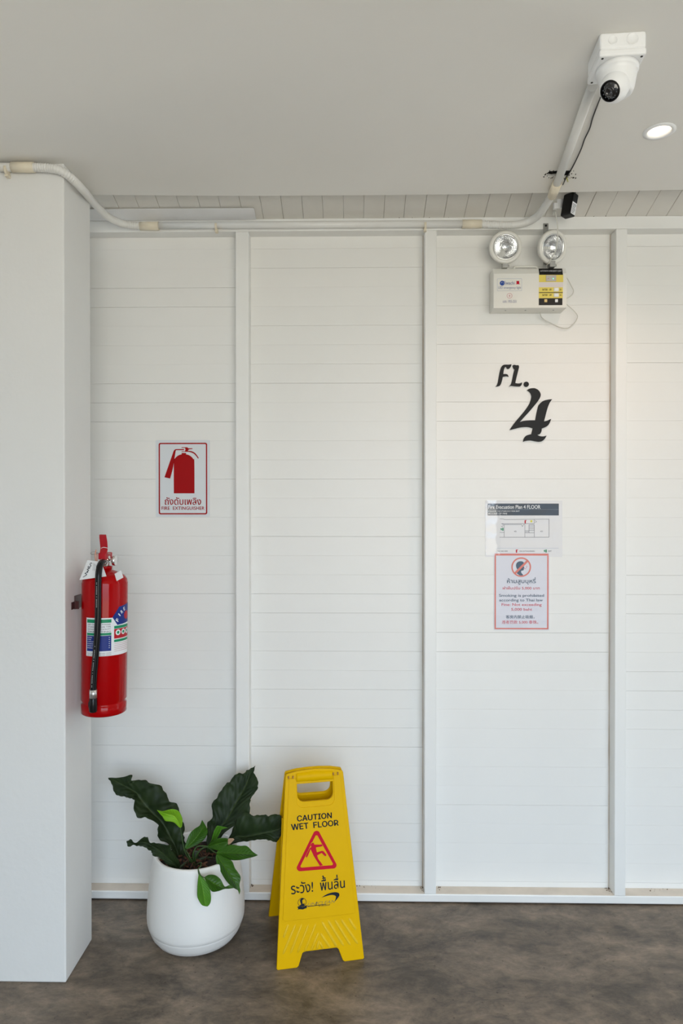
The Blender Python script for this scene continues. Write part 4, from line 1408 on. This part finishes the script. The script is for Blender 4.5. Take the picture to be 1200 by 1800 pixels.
def leaf_mat(name, c1, c2, rough, vein=0.2):
    """leaf blade: deep colour, paler midrib and side veins from the leaf's own map"""
    m = bpy.data.materials.new(name)
    m.use_nodes = True
    t = m.node_tree
    b = t.nodes['Principled BSDF']
    at_ = t.nodes.new('ShaderNodeAttribute')
    at_.attribute_name = 'leafmap'
    s = t.nodes.new('ShaderNodeSeparateXYZ')
    t.links.new(at_.outputs['Vector'], s.inputs[0])
    ab = t.nodes.new('ShaderNodeMath'); ab.operation = 'ABSOLUTE'
    t.links.new(s.outputs['X'], ab.inputs[0])
    rr = t.nodes.new('ShaderNodeValToRGB')
    rr.color_ramp.elements[0].position, rr.color_ramp.elements[0].color = 0.0, (1, 1, 1, 1)
    rr.color_ramp.elements[1].position, rr.color_ramp.elements[1].color = 0.055, (0, 0, 0, 1)
    t.links.new(ab.outputs[0], rr.inputs[0])
    # side veins
    md = t.nodes.new('ShaderNodeMath'); md.operation = 'MULTIPLY_ADD'
    md.inputs[1].default_value = -0.22
    t.links.new(ab.outputs[0], md.inputs[0])
    t.links.new(s.outputs['Y'], md.inputs[2])
    fr = t.nodes.new('ShaderNodeMath'); fr.operation = 'MULTIPLY'
    fr.inputs[1].default_value = 75.0
    t.links.new(md.outputs[0], fr.inputs[0])
    si = t.nodes.new('ShaderNodeMath'); si.operation = 'SINE'
    t.links.new(fr.outputs[0], si.inputs[0])
    bp = t.nodes.new('ShaderNodeBump')
    bp.inputs['Strength'].default_value = vein
    bp.inputs['Distance'].default_value = 0.003
    t.links.new(si.outputs[0], bp.inputs['Height'])
    t.links.new(bp.outputs[0], b.inputs['Normal'])
    nz = t.nodes.new('ShaderNodeTexNoise'); nz.inputs['Scale'].default_value = 22
    tcn = t.nodes.new('ShaderNodeTexCoord')
    t.links.new(tcn.outputs['Object'], nz.inputs['Vector'])
    cr = t.nodes.new('ShaderNodeValToRGB')
    cr.color_ramp.elements[0].position, cr.color_ramp.elements[0].color = 0.3, (*c1, 1)
    cr.color_ramp.elements[1].position, cr.color_ramp.elements[1].color = 0.75, (*c2, 1)
    t.links.new(nz.outputs['Fac'], cr.inputs[0])
    mx = t.nodes.new('ShaderNodeMixRGB')
    t.links.new(rr.outputs[0], mx.inputs[0])
    t.links.new(cr.outputs[0], mx.inputs[1])
    mx.inputs[2].default_value = (min(1, c2[0] * 1.8 + .006), min(1, c2[1] * 1.5 + .008), c2[2] * 1.5 + .003, 1)
    t.links.new(mx.outputs[0], b.inputs['Base Color'])
    b.inputs['Roughness'].default_value = rough
    setp(b, 'Specular IOR Level', 0.2)
    return m


DKL = leaf_mat('dark_leaf', (0.010, 0.021, 0.006), (0.020, 0.036, 0.010), 0.5, 0.25)
MDL = leaf_mat('mid_green_leaf', (0.022, 0.072, 0.005), (0.038, 0.11, 0.008), 0.35)
LTL = leaf_mat('light_green_leaf', (0.055, 0.17, 0.012), (0.08, 0.22, 0.02), 0.38)
LIM = leaf_mat('lime_leaf', (0.15, 0.34, 0.012), (0.20, 0.40, 0.02), 0.38)
STEM = mat('green_stem', (0.03, 0.07, 0.012), 0.45)
STEMD = mat('dark_green_stem', (0.016, 0.032, 0.008), 0.5)


def blade(name, st, ox, oy, s, depth, m, parent, cup=0.0, ruffle=0.0, rfreq=9.0, seed=0, tilt=(0, 0)):
    """leaf blade. st: stations (midrib, one edge, other edge); depth: world y along the midrib;
    cup: how far the edges curl towards the front; tilt: depth offset of each edge"""
    rows = []
    n = len(st)
    mids, ea, eb = [], [], []
    for i, r in enumerate(st):
        u = i / (n - 1)
        k = u * (len(depth) - 1)
        j = min(int(k), len(depth) - 2)
        y = depth[j] + (depth[j + 1] - depth[j]) * (k - j)
        wv_ = math.sin(PI * min(1, u * 1.02)) if n > 2 else 1
        g = lambda q_, yy: at(ox + q_[0] / s, oy + q_[1] / s, yy)
        if len(r) == 1:
            mids.append(g(r[0], y)); ea.append(g(r[0], y)); eb.append(g(r[0], y))
        else:
            mids.append(g(r[0], y))
            ea.append(g(r[1], y + tilt[0] * wv_ - cup * wv_))
            eb.append(g(r[2], y + tilt[1] * wv_ - cup * wv_))
    mids, ea, eb = spline(mids, 6), spline(ea, 6), spline(eb, 6)
    N, W = len(mids), 7
    vs, uv, fs = [], [], []
    rn_ = random.Random(seed)
    ph = rn_.uniform(0, 6)
    for i in range(N):
        u = i / (N - 1)
        M0 = mids[i]
        for j in range(-W, W + 1):
            t_ = abs(j) / W
            E = ea[i] if j < 0 else eb[i]
            p = M0.lerp(E, t_)
            bow = math.sin(PI * t_) * 0.10 * (E - M0).length
            p = p + Vector((0, -bow if cup >= 0 else bow, 0))
            side = -1 if j < 0 else 1
            rf = ruffle * t_ ** 2 * (math.sin(u * rfreq * 2 * PI + ph * side) + 0.6 * math.sin(u * rfreq * 3.7 * PI + 2 * ph)) * min(1, 5 * (1 - u), 5 * u + .1)
            d_ = (E - M0)
            if d_.length > 1e-5:
                sc_ = ruffle * 0.55 * t_ ** 4 * (2 * abs(((u * rfreq * 3.1 + ph) % 1.0) - 0.5) - 0.5)
                p = p + Vector((0, rf, 0)) + d_.normalized() * (rf * 0.35 + sc_)
            vs.append(p); uv.append((side * t_, u, 0))
    C = 2 * W + 1
    for i in range(N - 1):
        for j in range(C - 1):
            a = i * C + j
            fs.append((a, a + 1, a + C + 1, a + C))
    base = parent.matrix_world.inverted()
    me = MB().add([base @ v for v in vs], fs, True).mesh(name)
    atr = me.attributes.new('leafmap', 'FLOAT_VECTOR', 'POINT')
    for k, q_ in enumerate(uv):
        atr.data[k].vector = q_
    bm = bmesh.new(); bm.from_mesh(me)
    bmesh.ops.remove_doubles(bm, verts=bm.verts, dist=1e-5)
    bm.to_mesh(me); bm.free()
    o = link(name, me, m, parent)
    sd = o.modifiers.new('thickness', 'SOLIDIFY')
    sd.thickness = 0.0007
    return o


def stalk(name, pts, r0, r1, m, parent):
    base = parent.matrix_world.inverted()
    ps = spline([base @ Vector(p) for p in pts], 7)
    n_ = len(ps)
    return MB().tube(ps, [r0 + (r1 - r0) * i / (n_ - 1) for i in range(n_)], 8).build(name, m, parent)


A_ = (180, 1330, 7.0588)
B_ = (330, 1330, 6.6647)
C_ = (170, 1330, 3.5294)
PY = PC.y
dp_ = thing('dark_leaf_plant', 'plant with large dark wavy leaves growing in the white pot', 'plant', T(PC.x, PC.y, 0.262))
blade('leaf', [((975, 1370), (940, 1380), (1005, 1370)), ((955, 1260), (900, 1250), (1015, 1250)), ((905, 1120), (830, 1090), (1020, 1120)), ((845, 1000), (700, 1030), (1025, 1030)), ((790, 900), (688, 890), (1008, 920)), ((715, 790), (690, 845), (985, 760)), ((620, 700), (560, 752), (942, 640)),
                ((545, 610), (445, 765), (850, 545)), ((470, 520), (392, 640), (770, 440)), ((425, 455), (390, 535), (655, 330)), ((365, 415), (330, 510), (500, 298)), ((290, 370), (240, 495), (392, 292)), ((210, 330), (155, 455), (352, 232)), ((140, 290), (112, 335), (240, 255)), ((68, 262),)],
      *A_, [PY + 0.02, PY + 0.05, PY + 0.08, PY + 0.10], DKL, dp_, cup=0.02, ruffle=0.006, rfreq=7, seed=1, tilt=(-0.03, 0.02))
blade('leaf', [((950, 1385), (915, 1395), (968, 1350)), ((885, 1320), (830, 1360), (930, 1265)), ((800, 1250), (735, 1275), (860, 1150)), ((730, 1185), (640, 1235), (825, 1100)), ((665, 1135), (608, 1190), (700, 1072)), ((605, 1100), (600, 1168), (605, 1078)), ((540, 1068), (520, 1125), (560, 1000)),
                ((465, 1068), (445, 1108), (490, 1018)), ((390, 1076), (388, 1098), (400, 1072)), ((345, 1070), (320, 1118), (352, 1030)), ((298, 1050),)],
      *A_, [PY - 0.07, PY - 0.10, PY - 0.115, PY - 0.12], DKL, dp_, cup=0.012, ruffle=0.004, rfreq=5, seed=2)
blade('leaf', [((245, 1260), (215, 1260), (275, 1255)), ((258, 1100), (215, 1090), (310, 1090)), ((300, 960), (222, 930), (410, 920)), ((360, 860), (232, 790), (530, 815)), ((425, 775), (290, 690), (640, 765)), ((490, 680), (283, 570), (728, 650)), ((540, 590), (350, 450), (722, 540)), ((590, 500), (430, 350), (750, 470)),
                ((637, 420), (500, 268), (800, 400)), ((682, 330), (573, 208), (828, 340)), ((712, 250), (650, 188), (806, 255)), ((742, 180), (712, 155), (775, 185)), ((790, 106),)],
      *B_, [PY + 0.03, PY + 0.07, PY + 0.11, PY + 0.13], DKL, dp_, cup=0.02, ruffle=0.005, rfreq=6, seed=3, tilt=(0.02, -0.03))
blade('leaf', [((330, 1210), (310, 1190), (350, 1225)), ((400, 1110), (380, 1080), (430, 1135)), ((480, 1010), (470, 960), (515, 1035)), ((565, 935), (530, 850), (640, 992)), ((650, 940), (570, 728), (725, 992)), ((740, 930), (660, 665), (800, 970)), ((830, 910), (790, 680), (880, 972)), ((920, 890), (880, 690), (960, 978)),
                ((1000, 870), (955, 680), (1030, 1003)), ((1065, 850), (1050, 680), (1075, 955)), ((1100, 830), (1095, 690), (1100, 900))],
      *B_, [PY + 0.03, PY + 0.015, PY + 0.005, PY + 0.005], DKL, dp_, cup=0.012, ruffle=0.004, rfreq=5, seed=4, tilt=(0.02, -0.02))
stalk('stem', [(PC.x - 0.005, PY, 0.255), (PC.x - 0.004, PY + 0.005, 0.29)], 0.014, 0.010, STEMD, dp_)
pb = PC + Vector((0.0, -0.01, 0.262))
for q_ in ((975, 1365, 'A'), (950, 1385, 'A'), (245, 1255, 'B'), (335, 1205, 'B')):
    s_ = A_ if q_[2] == 'A' else B_
    e_ = at(s_[0] + q_[0] / s_[2], s_[1] + q_[1] / s_[2], PY + (0.02 if q_[1] != 1385 else -0.07))
    stalk('leaf_stalk', [pb, (pb + e_) / 2 + Vector((0, 0, 0.01)), e_], 0.006, 0.004, STEMD, dp_)

lp_ = thing('light_leaf_plant', 'smaller bright green plant trailing over the rim of the white pot', 'plant', T(PC.x + 0.01, PC.y - 0.03, 0.262))
root = PC + Vector((0.005, -0.04, 0.262))


def g(q_, s_, y):
    return at(s_[0] + q_[0] / s_[2], s_[1] + q_[1] / s_[2], y)


YF = PC.y - 0.06
blade('leaf', [((968, 885), (950, 878), (985, 870)), ((935, 800), (880, 815), (992, 775)), ((885, 735), (790, 802), (945, 680)), ((825, 722), (762, 775), (872, 653)), ((772, 706), (745, 742), (800, 665)), ((728, 690), (722, 718), (742, 678)), ((676, 663),)],
      *A_, [YF, YF - 0.01, YF - 0.02], LIM, lp_, cup=0.015, seed=5)
stalk('leaf_stalk', [root, g((1030, 1200), A_, YF), g((985, 1000), A_, YF), g((966, 880), A_, YF)], 0.0022, 0.0014, STEM, lp_)
blade('leaf', [((550, 574), (545, 566), (558, 574)), ((585, 538), (560, 515), (622, 548)), ((617, 500), (580, 474), (668, 512)), ((643, 465), (608, 447), (688, 468)), ((657, 435), (638, 427), (678, 435)), ((653, 392),)],
      *C_, [YF + 0.02, YF + 0.03, YF + 0.03], MDL, lp_, cup=-0.010, seed=6)
stalk('leaf_stalk', [root, g((575, 620), C_, YF), g((550, 574), C_, YF + 0.02)], 0.0024, 0.0016, STEM, lp_)
blade('leaf', [((242, 1050), (235, 1042), (255, 1052)), ((290, 990), (272, 990), (312, 1010)), ((325, 920), (298, 900), (358, 930)), ((352, 860), (335, 820), (385, 872)), ((385, 832), (365, 812), (402, 850)), ((466, 832),)],
      *B_, [YF, YF + 0.01, YF + 0.015], LTL, lp_, cup=0.012, seed=7)
blade('leaf', [((238, 1058), (236, 1048), (242, 1066)), ((300, 1035), (298, 985), (302, 1088)), ((370, 1015), (360, 958), (382, 1098)), ((430, 1002), (432, 954), (440, 1055)), ((480, 995), (478, 962), (482, 1040))],
      *B_, [YF - 0.01, YF - 0.02, YF - 0.02], MDL, lp_, cup=0.012, seed=8)
o = blade('dry_leaf_tip', [((470, 1000), (470, 960), (474, 1044)), ((500, 992), (505, 957), (492, 1030)), ((520, 980), (530, 958), (515, 1005)), ((545, 972),)],
          *B_, [YF - 0.021, YF - 0.022], mat('dry_tan_leaf', (0.45, 0.28, 0.17), 0.7, noise_amt=0.3, scale=60), lp_, seed=9)
o['label'] = 'withered tan leaf tip'
stalk('leaf_stalk', [root, g((60, 1150), B_, YF), g((110, 1055), B_, YF), g((215, 1050), B_, YF), g((242, 1054), B_, YF - 0.005)], 0.0026, 0.0018, STEM, lp_)
stalk('leaf_stalk', [root, g((90, 1180), B_, YF), g((150, 1090), B_, YF), g((225, 1060), B_, YF), g((290, 1105), B_, YF - 0.02), g((335, 1130), B_, YF - 0.03)], 0.0026, 0.0018, STEM, lp_)
YG = YF - 0.05
blade('leaf', [((335, 1130), (338, 1120), (340, 1140)), ((420, 1130), (400, 1070), (410, 1185)), ((520, 1130), (500, 1033), (510, 1212)), ((620, 1135), (610, 1045), (610, 1212)), ((710, 1142), (690, 1048), (710, 1190)), ((775, 1152), (760, 1115), (780, 1172)), ((820, 1155),)],
      *B_, [YF - 0.03, YG, YG - 0.01], MDL, lp_, cup=-0.014, seed=10)
blade('leaf', [((338, 1145), (328, 1160), (350, 1140)), ((388, 1225), (335, 1240), (430, 1180)), ((440, 1310), (400, 1375), (515, 1222)), ((500, 1400), (462, 1470), (555, 1310)), ((548, 1475), (520, 1525), (617, 1405)), ((580, 1540), (560, 1550), (605, 1500)), ((598, 1580), (588, 1570), (615, 1570)), ((602, 1617),)],
      *B_, [YF - 0.03, YG - 0.02, YG - 0.035], MDL, lp_, cup=-0.010, seed=11)
YH = PC.y - 0.178
stalk('leaf_stalk', [root, g((150, 1240), B_, YF - 0.04), g((150, 1280), B_, YH + 0.025), g((122, 1320), B_, YH + 0.012), g((130, 1385), B_, YH + 0.004)], 0.0024, 0.0017, STEM, lp_)
stalk('leaf_stalk', [g((122, 1320), B_, YH + 0.012), g((150, 1390), B_, YH), g((195, 1420), B_, YH - 0.004)], 0.0019, 0.0014, STEM, lp_)
blade('leaf', [((132, 1380), (126, 1385), (140, 1380)), ((155, 1460), (115, 1465), (205, 1450)), ((175, 1540), (110, 1560), (252, 1530)), ((188, 1620), (112, 1640), (272, 1640)), ((198, 1690), (140, 1705), (265, 1710)), ((205, 1735), (170, 1742), (235, 1752)), ((205, 1753),)],
      *B_, [YH + 0.002, YH - 0.006, YH - 0.004], LTL, lp_, cup=-0.006, seed=12)
blade('leaf', [((193, 1420), (192, 1415), (200, 1432)), ((250, 1450), (245, 1386), (232, 1500)), ((310, 1490), (320, 1390), (280, 1578)), ((370, 1520), (385, 1440), (350, 1578)), ((425, 1535), (432, 1520), (425, 1552)), ((480, 1530), (490, 1505), (480, 1548)), ((538, 1540),)],
      *B_, [YH - 0.004, YH - 0.012, YH - 0.005], MDL, lp_, cup=-0.008, seed=13)

# ------------------------------------------------------------------ wet floor sign
fl_l, fl_r = flat(486, 1706, 0.0), flat(640, 1686, 0.0)
bk_l = flat(469.5, 1607, 0.0)
ux = (fl_r - fl_l).normalized()
uy = Vector((-ux.y, ux.x, 0))
SW = (fl_r - fl_l).length
SPREAD = 0.31
org = (fl_l + fl_r) / 2 + uy * (SPREAD / 2)
MS = Matrix(((ux.x, uy.x, 0, org.x), (ux.y, uy.y, 0, org.y), (0, 0, 1, 0), (0, 0, 0, 1)))
ws = thing('wet_floor_sign', 'yellow folding wet floor caution sign standing on the concrete floor', 'sign', MS)
TOPZ, TOPY = 0.586, -0.016
PB = MS @ Vector((0, -SPREAD / 2, 0))
PTp = MS @ Vector((0, TOPY, TOPZ))
WP = Plane(PB, ux, PTp - PB)              # front panel's plane
ML = (PTp - PB).length
hwb, hwt = SW / 2, 0.101


def W(pts, ox=460, oy=1330, s=4.615):
    return px_loop(WP, pts, ox, oy, s)


hb_ = lambda v: hwb + (hwt - hwb) * v / ML
vt = ML
# outline of a panel in its own (u, v)
outl = [(-hwb, 0.004), (-hwb + 0.004, 0), (-hwb + 0.066, 0), (-hwb + 0.072, 0.004), (-0.060, 0.040), (-0.054, 0.044), (0.054, 0.044), (0.060, 0.040), (hwb - 0.072, 0.004), (hwb - 0.066, 0), (hwb - 0.004, 0), (hwb, 0.004),
        (hwt, vt - 0.012), (hwt - 0.003, vt - 0.006), (0.06, vt + 0.002), (0.02, vt + 0.005), (-0.02, vt + 0.005), (-0.06, vt + 0.002), (-hwt + 0.003, vt - 0.006), (-hwt, vt - 0.012)]
hv1, hv0, hu = vt - 0.040, vt - 0.098, 0.062
hole_ = [(-hu, hv1), (-hu, hv0 + 0.022)] + [(-hu + 0.022 * (1 - math.cos(a)), hv0 + 0.022 * (1 - math.sin(a))) for a in [PI / 2 * k / 5 for k in range(1, 6)]] + \
        [(hu - 0.022 * (1 - math.cos(a)), hv0 + 0.022 * (1 - math.sin(a))) for a in [PI / 2 * k / 5 for k in range(5, 0, -1)]] + [(hu, hv0 + 0.022), (hu, hv1)]
TH = 0.013
FM = local(ws, WP.mat(-TH))
me = curve_mesh([outl, hole_], TH, 0.002)
me.transform(FM)
fp = link('front_panel', me, YEL, ws)
# the back panel mirrors it
BPm = Matrix.Rotation(PI, 4, 'Z') @ FM
me2 = me.copy()
me2.transform(FM.inverted()); me2.transform(BPm)
bp_ = link('back_panel', me2, YEL, ws)
# raised picture plate on the front panel
vb = W([(455, 1304)])[0][1]
vtp = vt - 0.020
dl_ = lambda v: hb_(v) - 0.013
plate = [(-dl_(vb), vb + 0.006), (-dl_(vb) + 0.006, vb), (dl_(vb) - 0.006, vb), (dl_(vb), vb + 0.006), (dl_(vtp), vtp), (hu + 0.004, vtp), *[(hu + 0.004 - 0.022 * (1 - math.cos(a)), hv0 + 0.004 - 0.022 * math.sin(a)) for a in [PI / 2 * k / 6 for k in range(7)]], *[(-hu - 0.004 + 0.022 * (1 - math.sin(a)), hv0 + 0.004 - 0.022 * math.cos(a)) for a in [PI / 2 * k / 6 for k in range(7)]], (-hu - 0.004, vtp), (-dl_(vtp), vtp)]
me = curve_mesh([plate], 0.003, 0.0009)
me.transform(local(ws, WP.mat(-0.001)))
link('picture_plate', me, YEL, fp)
me = me.copy(); me.transform(Matrix.Rotation(PI, 4, 'Z'))
link('picture_plate', me, YEL, bp_)
# lip round the grip and the thick grip bar
lip_o = [(-hu - 0.0, hv1 - .004), (-hu - 0.0, hv0 + 0.012), (-hu + 0.012, hv0 - 0.008), (hu - 0.012, hv0 - 0.008), (hu, hv0 + 0.012), (hu, hv1 - .004)]
grip = MB()
n, m8 = 25, 10
vs, fs = [], []
for i in range(n):
    u = -0.064 + 0.128 * i / (n - 1)
    r = 0.0135 + 0.0035 * math.cos(PI * u / 0.20) + (0.0012 if abs(u) < 0.012 else 0)
    v0 = vt - 0.021 + 0.004 * math.cos(PI * u / 0.2)
    for k in range(m8):
        a = 2 * PI * k / m8
        vs.append((u, v0 + 1.05 * r * math.cos(a), -0.004 + r * 0.62 * math.sin(a)))
for i in range(n - 1):
    for k in range(m8):
        a, b = i * m8 + k, i * m8 + (k + 1) % m8
        fs.append((a, b, b + m8, a + m8))
fs += [tuple(reversed(range(m8))), tuple(range((n - 1) * m8, n * m8))]
grip.add(vs, fs, True).build('grip_bar', YEL, fp, M=local(ws, WP.mat(0.0)))
# diagonal stiffening ribs in the lower part
RB = [((215, 1360), (175, 1470)), ((275, 1358), (170, 1605)), ((325, 1355), (230, 1600)), ((380, 1358), (290, 1590)), ((440, 1350), (345, 1585)), ((460, 1425), (400, 1570)), ((465, 1490), (445, 1560)),
      ((485, 1335), (610, 1545)), ((535, 1325), (665, 1535)), ((590, 1320), (720, 1530)), ((640, 1315), (780, 1520)), ((705, 1310), (765, 1405)), ((475, 1430), (555, 1550)), ((470, 1500), (500, 1560))]
for a, b in RB:
    (a0, a1), (b0, b1) = W([a, b])
    p, q_ = Vector((a0, a1, 0.0)), Vector((b0, b1, 0.0))
    MB().tube([p, p.lerp(q_, .08), p.lerp(q_, .92), q_], [0.0015, 0.0042, 0.0042, 0.0015], 10).build('stiffening_rib', YELW, fp, M=local(ws, WP.mat(-0.0015)))
# hinge slots
for (x, y) in ((216, 168), (252, 166), (577, 138), (614, 135)):
    (u0, v0), = W([(x, y)])
    MB().box((u0 - 0.0022, v0 - 0.0045, 0.0), (u0 + 0.0022, v0 + 0.0045, 0.004)).build('hinge_tab', mat('rusty_hinge', (0.30, 0.13, 0.015), 0.6) if 'rusty_hinge' not in bpy.data.materials else bpy.data.materials['rusty_hinge'], fp, bevel=0.0008, M=local(ws, WP.mat(0.0035)))
# side brace seen between the two panels
for sx in (-1, 1):
    xa, xb = sx * (hb_(0.42) - 0.006), sx * (hb_(0.22) - 0.010)
    m_ = MB().box((-0.006, -0.004, 0.0), (0.006, 0.004, 0.21))
    a_, b_ = Vector((xb, -0.058, 0.225)), Vector((xa, -0.020, 0.43))
    d_ = (b_ - a_)
    m_.build('folding_brace', YEL, ws, bevel=0.002, M=T(a_) @ d_.to_track_quat('Z', 'Y').to_matrix().to_4x4())
# print
O2 = 0.0023
tx = lambda body, quad, bold=0.0, m=INK, shear=0, sans=False: text_on('lettering', WP, body, [(460 + x / 4.615, 1330 + y / 4.615) for x, y in quad], m, fp, off=O2, root=ws, bold=bold, shear=shear, sans=sans)
tx('CAUTION', ((283, 478), (566, 450), (568, 498), (285, 527)), 0.024, sans=True)
tx('WET  FLOOR', ((234, 546), (618, 510), (622, 558), (240, 598)), 0.024, sans=True)


def round_poly(pts, r, n=6):
    out = []
    for i_ in range(len(pts)):
        p0_, p1_, p2_ = [Vector(pts[(i_ + k) % len(pts)]) for k in (-1, 0, 1)]
        d0, d2 = (p0_ - p1_).normalized(), (p2_ - p1_).normalized()
        h = math.acos(max(-1, min(1, d0.dot(d2)))) / 2
        c_ = p1_ + (d0 + d2).normalized() * (r / math.sin(h))
        a_, b_ = p1_ + d0 * (r / math.tan(h)) - c_, p1_ + d2 * (r / math.tan(h)) - c_
        for k in range(n + 1):
            v_ = a_.lerp(b_, k / n)
            out.append(tuple(c_ + v_.normalized() * r))
    return out


TO, TI = [(442, 568), (264, 932), (622, 903)], [(442, 625), (306, 900), (582, 878)]
sl = lambda pts: [(p[0], p[1]) for p in spline([(*p, 0) for p in pts], 3, True)]
decal('warning_triangle', WP, [W(round_poly(TO, 27)), W(round_poly(TI, 10))], INKR, fp, off=O2, root=ws)
decal('figure_outline', WP, [W([(412 + 17 * math.cos(a), 716 + 23 * math.sin(a)) for a in [2 * PI * k / 20 for k in range(20)]])], YEL, fp, off=O2 + .0001, root=ws)
decal('figure_outline', WP, [W([(398, 726), (412, 730), (366, 822), (350, 814)])], YEL, fp, off=O2 + .00005, root=ws)
decal('slipping_figure', WP, [W([(425, 712), (470, 712), (488, 710), (492, 724), (470, 730), (438, 735), (440, 752), (446, 775), (487, 762), (500, 766), (523, 795), (518, 806), (508, 804), (484, 780), (448, 800), (455, 825), (495, 880), (470, 885), (420, 805), (395, 750), (372, 805), (362, 818), (355, 812), (358, 800), (385, 745), (400, 730)])], INKR, fp, off=O2 + .0002, root=ws)
decal('figure_head', WP, [W(sl([(412, 697), (398, 706), (397, 722), (408, 734), (421, 728), (425, 712), (420, 700)]))], INKR, fp, off=O2 + .0004, root=ws)
tx('ระวัง!', ((232, 1020), (414, 1003), (416, 1095), (238, 1118)), 0.012)
tx('พื้นลื่น', ((466, 965), (668, 952), (674, 1062), (474, 1088)), 0.012)
decal('logo_swoosh', WP, [W(smooth_loop([(482, 1142), (520, 1118), (560, 1103), (600, 1098), (625, 1106), (628, 1124), (615, 1146), (590, 1175), (598, 1150), (600, 1132), (585, 1122), (550, 1122)]))], INK, fp, off=O2, root=ws)
OLV = mat('olive_ink', (0.24, 0.17, 0.01), 0.5)
tx('UNICLEAN', ((372, 1186), (598, 1158), (596, 1182), (370, 1212)), 0.0, OLV, 0.3)
tx('BY UNI GROUP', ((462, 1204), (552, 1194), (552, 1206), (462, 1216)), 0.01)
tx('I', ((436, 1176), (450, 1174), (448, 1206), (434, 1208)), 0.05, INK, 0.3)
decal('logo_rule', WP, [W([(368, 1212), (520, 1195), (520, 1199), (368, 1217)])], INK, fp, off=O2, root=ws)
e_c = lambda r, cx=326, cy=1180: [(cx + r * math.cos(2 * PI * k / 28), cy - 0.09 * r * math.cos(2 * PI * k / 28) + 1.02 * r * math.sin(2 * PI * k / 28)) for k in range(28)]
decal('round_emblem', WP, [W(e_c(35)), W(e_c(31.5))], INK, fp, off=O2, root=ws)
decal('emblem_portrait', WP, [W([(304, 1208), (318, 1196), (312, 1180), (308, 1165), (315, 1152), (330, 1146), (342, 1154), (330, 1160), (326, 1172), (330, 1176), (328, 1188), (336, 1192), (346, 1186), (344, 1198), (352, 1204), (330, 1212)])], INK, fp, off=O2, root=ws)
decal('emblem_ribbon', WP, [W([(286, 1217), (300, 1212), (330, 1217), (356, 1206), (368, 1204), (362, 1216), (366, 1224), (332, 1238), (300, 1236), (290, 1240), (295, 1228)])], INK, fp, off=O2, root=ws)
